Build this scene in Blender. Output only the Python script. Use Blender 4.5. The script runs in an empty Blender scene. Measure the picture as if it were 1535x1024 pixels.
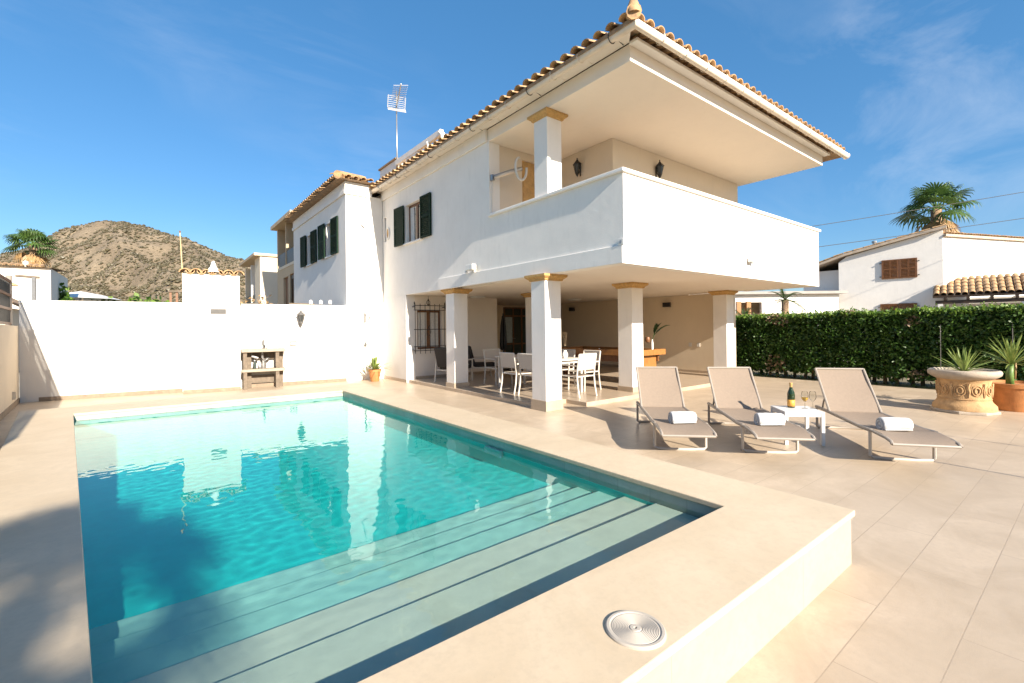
import bpy, bmesh, math, random
from mathutils import Vector, Matrix, noise
R = math.radians
rnd = random.Random(7)
sc = bpy.context.scene
COL = sc.collection

# ------------------------------------------------------------------ helpers
def tag(o, label=None, cat=None, group=None, kind=None):
    if label: o['label'] = label
    if cat: o['category'] = cat
    if group: o['group'] = group
    if kind: o['kind'] = kind
    return o

def thing(name, label, cat, loc=(0, 0, 0), group=None):
    o = bpy.data.objects.new(name, None)
    o.empty_display_size = .1
    COL.objects.link(o)
    o.location = loc
    return tag(o, label, cat, group)

def world_loc(o):
    v = Vector((0, 0, 0))
    while o is not None:
        v += Vector(o.location)
        o = o.parent
    return v

def copy_tree(o, parent=None):
    c = o.copy()
    COL.objects.link(c)
    if parent is not None: c.parent = parent
    for ch in [x for x in KIDS.get(o.name, [])]:
        copy_tree(ch, c)
    return c
KIDS = {}

class MB:
    """collects vertices and faces of ONE mesh"""
    def __init__(s): s.v = []; s.f = []
    def add(s, vs, fs):
        n = len(s.v)
        s.v += [tuple(v) for v in vs]
        s.f += [tuple(i + n for i in f) for f in fs]
        return s
    def box(s, a, b, M=None):
        x0, y0, z0 = a; x1, y1, z1 = b
        vs = [Vector(p) for p in ((x0,y0,z0),(x1,y0,z0),(x1,y1,z0),(x0,y1,z0),(x0,y0,z1),(x1,y0,z1),(x1,y1,z1),(x0,y1,z1))]
        if M: vs = [M @ v for v in vs]
        return s.add(vs, [(0,3,2,1),(4,5,6,7),(0,1,5,4),(1,2,6,5),(2,3,7,6),(3,0,4,7)])
    def prism(s, poly, z0, z1):
        n = len(poly)
        if sum(poly[i][0]*poly[(i+1)%n][1]-poly[(i+1)%n][0]*poly[i][1] for i in range(n)) < 0: poly = poly[::-1]
        vs = [(p[0], p[1], z0) for p in poly] + [(p[0], p[1], z1) for p in poly]
        return s.add(vs, [tuple(range(n))[::-1], tuple(range(n, 2*n))] + [(i, (i+1)%n, n+(i+1)%n, n+i) for i in range(n)])
    def ring(s, outer, inner, z0, z1):
        n = len(outer)
        vs = [(*p, z0) for p in outer] + [(*p, z0) for p in inner] + [(*p, z1) for p in outer] + [(*p, z1) for p in inner]
        fs = []
        for i in range(n):
            j = (i+1) % n
            fs += [(2*n+i, 2*n+j, 3*n+j, 3*n+i), (j, i, n+i, n+j), (i, j, 2*n+j, 2*n+i), (n+j, n+i, 3*n+i, 3*n+j)]
        return s.add(vs, fs)
    def tube(s, pts, r, seg=8, cap=True, closed=False):
        pts = [Vector(p) for p in pts]
        n = len(pts)
        rs = r if isinstance(r, (list, tuple)) else [r]*n
        vs = []; fs = []; up = None
        for i, p in enumerate(pts):
            if closed: t = (pts[(i+1) % n] - pts[i-1]).normalized()
            else: t = (pts[min(i+1, n-1)] - pts[max(i-1, 0)]).normalized()
            if up is None:
                up = Vector((0, 0, 1)) if abs(t.z) < .9 else Vector((1, 0, 0))
            a = t.cross(up)
            if a.length < 1e-6: a = t.cross(Vector((0, 1, 0)))
            a.normalize(); b = a.cross(t).normalized(); up = b
            for k in range(seg):
                w = 2*math.pi*k/seg
                vs.append(p + (a*math.cos(w) + b*math.sin(w))*rs[i])
        m = n if closed else n-1
        for i in range(m):
            for k in range(seg):
                k2 = (k+1) % seg; i2 = (i+1) % n
                fs.append((i*seg+k, i*seg+k2, i2*seg+k2, i2*seg+k))
        if cap and not closed:
            fs.append(tuple(range(seg))); fs.append(tuple((n-1)*seg+k for k in range(seg))[::-1])
        return s.add(vs, fs)
    def lathe(s, prof, c=(0, 0, 0), seg=24, sx=1, sy=1):
        vs = []; fs = []
        for r, z in prof:
            for k in range(seg):
                w = 2*math.pi*k/seg
                vs.append((c[0]+r*sx*math.cos(w), c[1]+r*sy*math.sin(w), c[2]+z))
        for i in range(len(prof)-1):
            for k in range(seg):
                k2 = (k+1) % seg
                fs.append((i*seg+k, i*seg+k2, (i+1)*seg+k2, (i+1)*seg+k))
        if prof[0][0] > 1e-4: fs.append(tuple(range(seg))[::-1])
        if prof[-1][0] > 1e-4: fs.append(tuple((len(prof)-1)*seg+k for k in range(seg)))
        return s.add(vs, fs)
    def panel(s, o, u, v, n, U, V, holes=(), t=.2):
        """wall: outer face at o, spans U along u and V along v, thickness t against the outward normal n, with holes (u0,u1,v0,v1)"""
        o, u, v, n = (Vector(x) for x in (o, u, v, n))
        us = sorted({0, U, *[h[0] for h in holes], *[h[1] for h in holes]})
        vs_ = sorted({0, V, *[h[2] for h in holes], *[h[3] for h in holes]})
        us = [x for x in us if 0 <= x <= U]; vs_ = [x for x in vs_ if 0 <= x <= V]
        def hole(a, b):
            return any(h[0] <= a <= h[1] and h[2] <= b <= h[3] for h in holes)
        solid = {}
        for i in range(len(us)-1):
            for j in range(len(vs_)-1):
                solid[i, j] = not hole((us[i]+us[i+1])/2, (vs_[j]+vs_[j+1])/2)
        idx = {}; vs = []; fs = []
        def P(i, j, k):
            if (i, j, k) not in idx:
                idx[i, j, k] = len(vs)
                vs.append(o + u*us[i] + v*vs_[j] - n*(t*k))
            return idx[i, j, k]
        flip = u.cross(v).dot(n) < 0
        def F(*q): fs.append(q[::-1] if flip else q)
        for (i, j), ok in solid.items():
            if not ok: continue
            F(P(i,j,0), P(i+1,j,0), P(i+1,j+1,0), P(i,j+1,0))
            F(P(i,j,1), P(i,j+1,1), P(i+1,j+1,1), P(i+1,j,1))
            if not solid.get((i-1, j)): F(P(i,j,0), P(i,j+1,0), P(i,j+1,1), P(i,j,1))
            if not solid.get((i+1, j)): F(P(i+1,j,0), P(i+1,j,1), P(i+1,j+1,1), P(i+1,j+1,0))
            if not solid.get((i, j-1)): F(P(i,j,0), P(i,j,1), P(i+1,j,1), P(i+1,j,0))
            if not solid.get((i, j+1)): F(P(i,j+1,0), P(i+1,j+1,0), P(i+1,j+1,1), P(i,j+1,1))
        return s.add(vs, fs)
    def tiles(s, p0, along, up, n, sp, r, courses=1, seg=6, jit=.0, flat=.75, lap=.02):
        """rows of half round roof tiles: row i starts at p0 + along*sp*i and runs up the slope vector"""
        p0, along = Vector(p0), Vector(along).normalized()
        for i in range(n):
            L = Vector(up(i) if callable(up) else up)
            d = L.normalized(); nrm = along.cross(d)
            if nrm.z < 0: nrm = -nrm
            nrm.normalize()
            b = p0 + along*(sp*i)
            nc = max(1, courses(i) if callable(courses) else courses)
            for c in range(nc):
                a0 = b + L*(c/nc) + nrm*lap + Vector((rnd.uniform(-jit, jit), rnd.uniform(-jit, jit), rnd.uniform(-jit, jit)))
                a1 = b + L*(min(1, (c+1.12)/nc))
                r0, r1 = r*(1+rnd.uniform(-.05, .05)), r*.86
                vs = []; fs = []
                for (pp, rr) in ((a0, r0), (a1, r1), (a0, r0*.82), (a1, r1*.82)):
                    for k in range(seg+1):
                        w = math.pi*k/seg
                        vs.append(pp + along*(math.cos(w)*rr) + nrm*(math.sin(w)*rr*flat))
                m = seg+1
                for k in range(seg):
                    fs += [(k, k+1, m+k+1, m+k), (2*m+k+1, 2*m+k, 3*m+k, 3*m+k+1), (k+1, k, 2*m+k, 2*m+k+1)]
                s.add(vs, fs)
        return s
    def build(s, name, mat, parent=None, smooth=False, bevel=0, kind=None, label=None, fix=True):
        me = bpy.data.meshes.new(name)
        o = bpy.data.objects.new(name, me)
        COL.objects.link(o)
        off = Vector((0, 0, 0))
        if parent is not None:
            off = world_loc(parent)
            o.parent = parent
            KIDS.setdefault(parent.name, []).append(o)
        me.from_pydata([tuple(Vector(v) - off) for v in s.v], [], s.f)
        me.update()
        if fix and len(s.f) < 60000:
            bm = bmesh.new(); bm.from_mesh(me)
            bmesh.ops.recalc_face_normals(bm, faces=bm.faces)
            bm.to_mesh(me); bm.free()
        me.materials.append(mat)
        if smooth:
            for p in me.polygons: p.use_smooth = True
            if smooth == 'auto':
                try: me.set_sharp_from_angle(angle=R(38))
                except Exception: pass
        if bevel:
            m = o.modifiers.new('bevel', 'BEVEL'); m.width = bevel; m.segments = 2; m.limit_method = 'ANGLE'; m.angle_limit = R(40)
        if kind: o['kind'] = kind
        if label: o['label'] = label
        return o

def rotz(a): return Matrix.Rotation(a, 4, 'Z')

# ------------------------------------------------------------------ materials
def new_mat(name):
    m = bpy.data.materials.new(name); m.use_nodes = True
    nt = m.node_tree
    return m, nt, nt.nodes['Principled BSDF']
def N(nt, t, **kw):
    n = nt.nodes.new(t)
    for k, v in kw.items():
        if k in n.inputs: n.inputs[k].default_value = v
        else: setattr(n, k, v)
    return n
def L(nt, a, b): nt.links.new(a, b)
def c4(c): return (c[0], c[1], c[2], 1)
def position(nt, scale=(1, 1, 1), rot=(0, 0, 0)):
    g = N(nt, 'ShaderNodeNewGeometry')
    mp = N(nt, 'ShaderNodeMapping')
    mp.inputs['Scale'].default_value = scale; mp.inputs['Rotation'].default_value = rot
    L(nt, g.outputs['Position'], mp.inputs['Vector'])
    return mp.outputs[0]
def mixc(nt, fac, a, b, mode='MIX'):
    m = N(nt, 'ShaderNodeMix', data_type='RGBA', blend_type=mode)
    for i, v in ((0, fac), (6, a), (7, b)):
        if hasattr(v, 'links') or hasattr(v, 'is_linked'): L(nt, v, m.inputs[i])
        else: m.inputs[i].default_value = v if i == 0 else c4(v)
    return m.outputs[2]
def ramp(nt, fac, a, b):
    r = N(nt, 'ShaderNodeMapRange'); r.inputs[1].default_value = a; r.inputs[2].default_value = b
    L(nt, fac, r.inputs[0]); return r.outputs[0]
def mat(name, col, rough=.6, var=.12, scale=6, bump=0, bscale=60, metal=0, spec=None, col2=None, detail=6, obj=False):
    m, nt, p = new_mat(name)
    if obj:
        tc = N(nt, 'ShaderNodeTexCoord'); pos = tc.outputs['Object']
    else: pos = position(nt)
    n = N(nt, 'ShaderNodeTexNoise', Scale=scale, Detail=detail, Roughness=.6); L(nt, pos, n.inputs['Vector'])
    f = ramp(nt, n.outputs[0], .3, .7)
    lo = col2 if col2 else tuple(x*(1-var) for x in col); hi = col if col2 else tuple(min(1, x*(1+var)) for x in col)
    L(nt, mixc(nt, f, lo, hi), p.inputs['Base Color'])
    p.inputs['Roughness'].default_value = rough; p.inputs['Metallic'].default_value = metal
    if spec is not None: p.inputs['Specular IOR Level'].default_value = spec
    if bump:
        b = N(nt, 'ShaderNodeTexNoise', Scale=bscale, Detail=5); L(nt, pos, b.inputs['Vector'])
        bp = N(nt, 'ShaderNodeBump', Strength=bump, Distance=.01); L(nt, b.outputs[0], bp.inputs['Height']); L(nt, bp.outputs[0], p.inputs['Normal'])
    return m

def stucco(name, col, stain=.09):
    m, nt, p = new_mat(name)
    pos = position(nt)
    n1 = N(nt, 'ShaderNodeTexNoise', Scale=1.3, Detail=6, Roughness=.65); L(nt, pos, n1.inputs['Vector'])
    n2 = N(nt, 'ShaderNodeTexNoise', Scale=9, Detail=5); L(nt, position(nt, (1, 1, .25)), n2.inputs['Vector'])
    c = mixc(nt, ramp(nt, n1.outputs[0], .3, .75), col, tuple(x*(1-stain) for x in col))
    c = mixc(nt, ramp(nt, n2.outputs[0], .55, .85), c, tuple(x*(1-stain*1.3) for x in col))
    L(nt, c, p.inputs['Base Color'])
    p.inputs['Roughness'].default_value = .85; p.inputs['Specular IOR Level'].default_value = .2
    b = N(nt, 'ShaderNodeTexNoise', Scale=38, Detail=7, Roughness=.7); L(nt, pos, b.inputs['Vector'])
    b2 = N(nt, 'ShaderNodeTexNoise', Scale=4, Detail=3); L(nt, pos, b2.inputs['Vector'])
    ad = N(nt, 'ShaderNodeMath', operation='MULTIPLY_ADD'); L(nt, b2.outputs[0], ad.inputs[0]); ad.inputs[1].default_value = 1.6; L(nt, b.outputs[0], ad.inputs[2])
    bp = N(nt, 'ShaderNodeBump', Strength=.35, Distance=.006); L(nt, ad.outputs[0], bp.inputs['Height']); L(nt, bp.outputs[0], p.inputs['Normal'])
    return m

def paving(name, col, tw, th, off=(0, 0), rot=0, mortar=.0035, mcol=None, var=.1, rough=.45, offset=.5, blot=.16):
    """stone slabs tw by th with thin joints"""
    m, nt, p = new_mat(name)
    g = N(nt, 'ShaderNodeNewGeometry')
    mp = N(nt, 'ShaderNodeMapping'); mp.inputs['Rotation'].default_value = (0, 0, rot); mp.inputs['Location'].default_value = (off[0], off[1], 0)
    L(nt, g.outputs['Position'], mp.inputs['Vector'])
    br = N(nt, 'ShaderNodeTexBrick', offset=offset, offset_frequency=2, squash=1)
    br.inputs['Scale'].default_value = 1; br.inputs['Brick Width'].default_value = tw; br.inputs['Row Height'].default_value = th
    br.inputs['Mortar Size'].default_value = mortar; br.inputs['Mortar Smooth'].default_value = .2; br.inputs['Bias'].default_value = 0
    br.inputs['Color1'].default_value = c4(tuple(x*(1-var) for x in col)); br.inputs['Color2'].default_value = c4(tuple(min(1, x*(1+var*.6)) for x in col))
    br.inputs['Mortar'].default_value = c4(mcol or tuple(x*.72 for x in col))
    L(nt, mp.outputs[0], br.inputs['Vector'])
    pos = g.outputs['Position']
    n1 = N(nt, 'ShaderNodeTexNoise', Scale=1.6, Detail=8, Roughness=.62, Distortion=1.2); L(nt, pos, n1.inputs['Vector'])
    n2 = N(nt, 'ShaderNodeTexNoise', Scale=22, Detail=6, Roughness=.7); L(nt, pos, n2.inputs['Vector'])
    n3 = N(nt, 'ShaderNodeTexVoronoi', Scale=95); L(nt, pos, n3.inputs['Vector'])
    c = mixc(nt, ramp(nt, n1.outputs[0], .35, .7), br.outputs[0], tuple(x*(1-blot) for x in (col[0], col[1]*.97, col[2]*.92)))
    mm = N(nt, 'ShaderNodeMath', operation='MULTIPLY'); L(nt, ramp(nt, n2.outputs[0], .45, .8), mm.inputs[0]); mm.inputs[1].default_value = .85
    c = mixc(nt, mm.outputs[0], c, tuple(x*.8 for x in col))
    pit = N(nt, 'ShaderNodeMath', operation='LESS_THAN'); L(nt, n3.outputs['Distance'], pit.inputs[0]); pit.inputs[1].default_value = .085
    pf = N(nt, 'ShaderNodeMath', operation='MULTIPLY'); L(nt, pit.outputs[0], pf.inputs[0]); L(nt, ramp(nt, n1.outputs[0], .45, .6), pf.inputs[1])
    c = mixc(nt, pf.outputs[0], c, tuple(x*.6 for x in col))
    L(nt, c, p.inputs['Base Color'])
    p.inputs['Roughness'].default_value = rough
    bp = N(nt, 'ShaderNodeBump', Strength=.25, Distance=.004)
    iv = N(nt, 'ShaderNodeMath', operation='MULTIPLY_ADD'); L(nt, br.outputs['Fac'], iv.inputs[0]); iv.inputs[1].default_value = -2; L(nt, n2.outputs[0], iv.inputs[2])
    L(nt, iv.outputs[0], bp.inputs['Height']); L(nt, bp.outputs[0], p.inputs['Normal'])
    return m

def leafmat(name, a, b, scale=3, trans=.25, obj=False):
    m, nt, p = new_mat(name)
    if obj: pos = N(nt, 'ShaderNodeTexCoord').outputs['Object']
    else: pos = position(nt)
    n = N(nt, 'ShaderNodeTexNoise', Scale=scale, Detail=5, Roughness=.75); L(nt, pos, n.inputs['Vector'])
    c = mixc(nt, ramp(nt, n.outputs[0], .32, .68), a, b)
    L(nt, c, p.inputs['Base Color']); p.inputs['Roughness'].default_value = .5
    t = N(nt, 'ShaderNodeBsdfTranslucent'); L(nt, c, t.inputs['Color'])
    mx = N(nt, 'ShaderNodeMixShader'); mx.inputs[0].default_value = trans
    L(nt, p.outputs[0], mx.inputs[1]); L(nt, t.outputs[0], mx.inputs[2])
    L(nt, mx.outputs[0], nt.nodes['Material Output'].inputs['Surface'])
    return m

def glassmat(name, col, rough=.02):
    m, nt, p = new_mat(name)
    p.inputs['Base Color'].default_value = c4(col); p.inputs['Roughness'].default_value = rough
    p.inputs['Specular IOR Level'].default_value = .6
    return m

WHITE = stucco('white_render', (.82, .785, .735))
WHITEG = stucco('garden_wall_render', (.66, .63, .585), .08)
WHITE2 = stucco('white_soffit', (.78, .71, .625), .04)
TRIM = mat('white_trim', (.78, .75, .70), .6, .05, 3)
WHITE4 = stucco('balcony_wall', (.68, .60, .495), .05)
WHITE3 = stucco('porch_wall', (.75, .63, .47), .05)  # warm bounce light inside the porch is put into this white
CREAM = stucco('cream_wall', (.72, .62, .48))
BEIGE = stucco('beige_render', (.55, .43, .29))
SAND = mat('sandstone', (.50, .30, .105), .8, .2, 20, .5, 90)
TILE = mat('roof_tile', (.58, .36, .17), .8, .3, 9, .4, 50, col2=(.24, .15, .085))
TILE_DARK = mat('roof_tile_dark', (.30, .20, .12), .85, .35, 8, .4, 50)
GUTTER = mat('gutter_paint', (.70, .61, .50), .5, .1, 4)
GREEN = mat('green_shutter_paint', (.006, .022, .011), .7, .25, 12, spec=.15)
BROWN = mat('brown_wood', (.16, .065, .022), .5, .3, 14)
OAK = mat('orange_wood', (.28, .12, .03), .5, .2, 10)
DOORW = mat('tan_door_wood', (.52, .33, .14), .5, .15, 10)
DARKWOOD = mat('dark_wood', (.045, .026, .014), .4, .3, 12)
IRON = mat('black_iron', (.018, .016, .015), .5, .2, 20)
GREYMETAL = mat('grey_metal', (.36, .35, .34), .35, .1, 10, metal=.7)
GREYD = mat('dull_grey_metal', (.105, .10, .095), .6, .15, 12)
SKIRT = mat('skirting_stone', (.25, .19, .135), .8, .2, 9)
CHROME = mat('chrome', (.7, .7, .7), .15, .03, 10, metal=1)
ALU = mat('white_aluminium', (.62, .61, .595), .35, .04, 6)
FRAME = mat('beige_aluminium', (.29, .25, .21), .4, .06, 8)
PLASTIC = mat('white_plastic', (.68, .665, .63), .4, .04, 8)
TERRACOTTA = mat('terracotta', (.44, .185, .062), .75, .22, 7, .3, 60, obj=True)
URN = mat('carved_sandstone', (.43, .265, .125), .85, .25, 8, .6, 55, obj=True)
URNRIM = mat('pale_stone', (.37, .31, .245), .8, .14, 9, .4, 60, obj=True)
SOIL = mat('soil', (.06, .04, .025), .95, .3, 20)
CURTAIN = mat('curtain', (.62, .60, .56), .8, .12, 18)
GLASS = glassmat('window_glass', (.035, .04, .04))
GLASSD = glassmat('door_glass', (.05, .065, .055))
COPE = paving('coping_stone', (.565, .46, .33), 60, 60, (3, 7), 0, blot=.14, var=.03, rough=.55)
CURB = paving('curb_stone', (.38, .33, .275), 1.2, 60, (.3, 3), 0, mortar=.003, blot=.08, var=.05, rough=.55)
TERR = paving('terrace_tile', (.505, .405, .298), 1.3, .324, (.22, -.118), 0, mortar=.0028, mcol=(.30, .235, .175), blot=.24, var=.10, rough=.42)
PATIO = paving('patio_tile', (.45, .36, .27), .9, .45, (.1, .2), 0, mortar=.004, blot=.18, var=.06, rough=.30)
ASPH = mat('ground_earth', (.30, .25, .18), .9, .25, .5)
BAND = paving('waterline_tile', (.42, .45, .40), .3, .3, (0, 0), 0, blot=.3, var=.10, rough=.35)

def pool_tile(name, col):
    m, nt, p = new_mat(name)
    pos = position(nt)
    v = N(nt, 'ShaderNodeTexNoise', Scale=5, Detail=8, Roughness=.7); L(nt, pos, v.inputs['Vector'])
    L(nt, mixc(nt, ramp(nt, v.outputs[0], .3, .7), tuple(x*.86 for x in col), col), p.inputs['Base Color'])
    p.inputs['Roughness'].default_value = .6
    return m
STEP = pool_tile('step_stone', (.72, .66, .54))
STEP2 = pool_tile('water_tinted_step', (.40, .67, .58))  # lower steps: light absorbed by the water is put into the tile colour
AQUA = pool_tile('water_tinted_tile', (.02, .68, .63))  # deep water's absorption of light painted into the floor and wall colour

# ------------------------------------------------------------------ camera
F = 693.31; W, H = 1535, 1024
yaw, pit, rol = R(37.776), R(.0785), R(-.628)
f = Vector((math.sin(yaw)*math.cos(pit), math.cos(yaw)*math.cos(pit), math.sin(pit)))
r0 = Vector((math.cos(yaw), -math.sin(yaw), 0)); u0 = r0.cross(f)
r_ = math.cos(rol)*r0 + math.sin(rol)*u0; u_ = -math.sin(rol)*r0 + math.cos(rol)*u0
cd = bpy.data.cameras.new('camera'); cam = bpy.data.objects.new('camera', cd); COL.objects.link(cam)
cam.matrix_world = Matrix(((r_.x, u_.x, -f.x, 0), (r_.y, u_.y, -f.y, 0), (r_.z, u_.z, -f.z, 1.5), (0, 0, 0, 1)))
cd.sensor_width = 36; cd.lens = 36*F/W; cd.shift_y = -21.127/W; cd.clip_end = 5000; cd.clip_start = .05
sc.camera = cam

# ------------------------------------------------------------------ light
SUN = Vector((.06, 1, -.475))
ld = bpy.data.lights.new('sun', 'SUN'); ld.energy = 4.8; ld.angle = R(.55); ld.color = (1, .90, .76)
lo = bpy.data.objects.new('sun', ld); COL.objects.link(lo); lo.rotation_euler = SUN.to_track_quat('-Z', 'Y').to_euler()
lo.location = (0, -20, 20)
ld.cycles.is_caustics_light = True
w = bpy.data.worlds.new('World'); sc.world = w; w.use_nodes = True
nt = w.node_tree; bg = nt.nodes['Background']
sky = N(nt, 'ShaderNodeTexSky', sky_type='NISHITA', sun_disc=False)
sky.sun_elevation = R(25.3); sky.sun_rotation = math.atan2(-SUN.x, -SUN.y)
sky.air_density = 1.0; sky.dust_density = .7; sky.ozone_density = 3.0; sky.altitude = 50
tc = N(nt, 'ShaderNodeTexCoord')
mp = N(nt, 'ShaderNodeMapping'); mp.inputs['Scale'].default_value = (1.2, 3.0, 5.0); mp.inputs['Rotation'].default_value = (.2, .4, .9); mp.inputs['Location'].default_value = (.7, .35, 1.9)
L(nt, tc.outputs['Generated'], mp.inputs['Vector'])
n1 = N(nt, 'ShaderNodeTexNoise', Scale=1.5, Detail=9, Roughness=.62, Distortion=.7); L(nt, mp.outputs[0], n1.inputs['Vector'])
n2 = N(nt, 'ShaderNodeTexNoise', Scale=2.4, Detail=2); L(nt, tc.outputs['Generated'], n2.inputs['Vector'])
cm = N(nt, 'ShaderNodeMath', operation='MULTIPLY'); L(nt, ramp(nt, n1.outputs[0], .47, .82), cm.inputs[0]); L(nt, ramp(nt, n2.outputs[0], .44, .62), cm.inputs[1])
cm2 = N(nt, 'ShaderNodeMath', operation='MULTIPLY'); L(nt, cm.outputs[0], cm2.inputs[0]); cm2.inputs[1].default_value = .22
hs = N(nt, 'ShaderNodeHueSaturation'); hs.inputs['Saturation'].default_value = 1.22; hs.inputs['Value'].default_value = 1
L(nt, sky.outputs[0], hs.inputs['Color'])
L(nt, mixc(nt, cm2.outputs[0], mixc(nt, .35, hs.outputs[0], (.6, 2.1, 4.2)), (7, 7, 7)), bg.inputs[0])
bg.inputs[1].default_value = .070
sc.view_settings.view_transform = 'Standard'; sc.view_settings.look = 'None'; sc.view_settings.exposure = 1.4; sc.view_settings.gamma = 1
cy = sc.cycles
cy.use_denoising = True; cy.max_bounces = 10; cy.diffuse_bounces = 5; cy.transparent_max_bounces = 12; cy.sample_clamp_indirect = 6
cy.caustics_reflective = False; cy.caustics_refractive = True
sc.render.film_transparent = False

exec_parts = []
# ================================================================== GROUND
PO = [(3.46, .98), (3.55, 10.05), (-1.60, 9.98), (-.53, .98)]       # outer edge of the pool coping
PI = [(2.90, 1.53), (2.86, 9.02), (-.92, 9.12), (-.11, 1.53)]       # inner edge
def inset(poly, d):
    cx = sum(p[0] for p in poly)/4; cy_ = sum(p[1] for p in poly)/4
    return [(p[0]+(d if p[0] > cx else -d), p[1]+(d if p[1] > cy_ else -d)) for p in poly]
g0 = inset(PO, -.06)
MB().ring([(1800, -1800), (1800, 1800), (-1800, 1800), (-1800, -1800)], g0, -.4, -.02).build('ground', ASPH, kind='structure')
MB().ring([(13.95, -9), (13.95, 14.6), (-2.9, 14.6), (-2.9, -9)], g0, -.015, 0).build('terrace', TERR, kind='structure')

# ---- pool
pool = thing('swimming_pool', 'rectangular turquoise pool with beige stone coping and wide submerged steps', 'swimming pool', (1, 5, 0))
co = MB().ring(PO, PI, .300, .338).build('coping', COPE, pool, bevel=.006)
MB().ring(inset(PO, -.018), inset(PI, .02), -.01, .2985).build('curb', CURB, pool)
MB().ring(inset(PI, .16), inset(PI, .012), .12, .2995).build('waterline_band', BAND, pool)
bas = MB().ring(inset(PI, .2), inset(PI, .010), -1.32, .119)
# the floor falls towards the deep end
bas.add([(-.8, 3.06, -.30), (3.1, 3.06, -.30), (3.1, 9.3, -1.30), (-1.3, 9.3, -1.30), (-.8, 3.06, -1.42), (3.1, 3.06, -1.42), (3.1, 9.3, -1.42), (-1.3, 9.3, -1.42)],
        [(0,1,2,3), (7,6,5,4), (0,4,5,1), (1,5,6,2), (2,6,7,3), (3,7,4,0)])
basin = bas.build('basin', AQUA, pool)
steps = []
ys = [2.05, 2.335, 2.60, 2.84, 3.08]; zs = [.150, .062, -.026, -.114, -.202]
for i in range(5):
    y0 = 1.52 if i == 0 else ys[i-1]+.0006
    def xl(y): return -.11 - .1067*(y-1.53)
    m = MB()
    m.prism([(xl(y0)-.005, y0), (2.905, y0), (2.905, ys[i]), (xl(ys[i])-.005, ys[i])], -1.325, zs[i])
    o = m.build('step', STEP if i < 2 else STEP2, pool, bevel=.008, label=['topmost pale step just under the water', 'second pale step from the top', None, None, None][i])
    steps.append(o)
inl = MB(); inl.box((2.852, 3.9, -.08), (2.889, 4.2, .16)); inl.build('skimmer_mouth', PLASTIC, pool, bevel=.006)
for o in [basin] + steps: o.cycles.is_caustics_receiver = True

# ---- water
def water_mat():
    m = bpy.data.materials.new('pool_water'); m.use_nodes = True; nt = m.node_tree; nt.nodes.clear()
    o = N(nt, 'ShaderNodeOutputMaterial'); g = N(nt, 'ShaderNodeBsdfGlass', IOR=1.333, Roughness=0)
    g.inputs['Color'].default_value = (.81, .975, .985, 1)
    L(nt, g.outputs[0], o.inputs['Surface']); return m
nu, nv = 190, 340
q = inset(PI, .06)
wv = []; wf = []
for j in range(nv+1):
    for i in range(nu+1):
        a, b = i/nu, j/nv
        x = (q[3][0]*(1-a)+q[0][0]*a)*(1-b) + (q[2][0]*(1-a)+q[1][0]*a)*b
        y = (q[3][1]*(1-a)+q[0][1]*a)*(1-b) + (q[2][1]*(1-a)+q[1][1]*a)*b
        z = .235 + .7*(.0004*noise.noise(Vector((x*2.2, y*2.6, 0))) + .0006*noise.noise(Vector((x*5.5+9, y*7, 2))) + .0008*noise.noise(Vector((x*11, y*14, 5))))
        wv.append((x, y, z))
for j in range(nv):
    for i in range(nu):
        k = j*(nu+1)+i
        wf.append((k, k+1, k+nu+2, k+nu+1))
m = MB(); m.add(wv, wf)
wat = m.build('water', water_mat(), kind='structure', smooth=True, fix=False)
wat.cycles.is_caustics_caster = True

lid = thing('skimmer_lid', 'round white ribbed lid let into the near pool coping', 'lid', (1.45, 1.12, .338))
prof = [(0, .004), (.006, .004), (.007, .010), (.020, .010), (.022, .007)]
r = .026
while r < .088: prof += [(r, .0065), (r+.002, .0085), (r+.0035, .0085), (r+.0055, .0065)]; r += .0058
prof += [(.095, .007), (.098, .0105), (.108, .0105), (.113, .006), (.114, 0)]
MB().lathe(prof, (1.45, 1.12, .338), 64).build('cover', mat('aged_plastic', (.40, .36, .31), .45, .06, 12), lid, smooth='auto')
MB().lathe([(.0, .0042), (.005, .0042), (.005, .0041)], (1.452, 1.118, .3385), 12).build('finger_hole', IRON, lid)
#@@SPLIT
# ================================================================== VILLA
X0, YB = 5.6, 4.46
villa = thing('villa', 'large white two storey villa with wrap-around balcony, columned porch and tiled roof', 'house', (9, 9, 0))
ex, ey, ez = Vector((1,0,0)), Vector((0,1,0)), Vector((0,0,1))
# left facade (faces -X): u runs along +Y from y=7.95
m = MB()
m.panel((X0, 7.95, 2.741), ey, ez, -ex, 5.70, 2.689, [(3.10, 4.08, 1.15, 2.21), (5.44, 5.58, 1.42, 2.16)], .27)
wl = m.build('wall', WHITE, villa)
MB().panel((X0, 12.07, 0), ey, ez, -ex, 1.58, 2.46, [], .27).build('wall', WHITE, villa)
MB().box((X0+.002, 10.13, 2.462), (X0+.27, 13.65, 2.7405)).build('wall', WHITE, villa)
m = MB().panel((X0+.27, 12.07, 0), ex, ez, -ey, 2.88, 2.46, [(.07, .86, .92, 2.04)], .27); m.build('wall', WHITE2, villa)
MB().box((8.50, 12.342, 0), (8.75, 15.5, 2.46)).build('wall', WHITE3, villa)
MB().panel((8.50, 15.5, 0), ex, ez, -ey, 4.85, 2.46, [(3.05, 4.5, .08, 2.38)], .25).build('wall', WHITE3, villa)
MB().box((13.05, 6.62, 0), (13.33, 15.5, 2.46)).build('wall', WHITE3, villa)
MB().tube([(13.035, 10.35, .08), (13.035, 10.35, 2.455)], .03, 8).build('pipe', WHITE2, villa, smooth=True)
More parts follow.
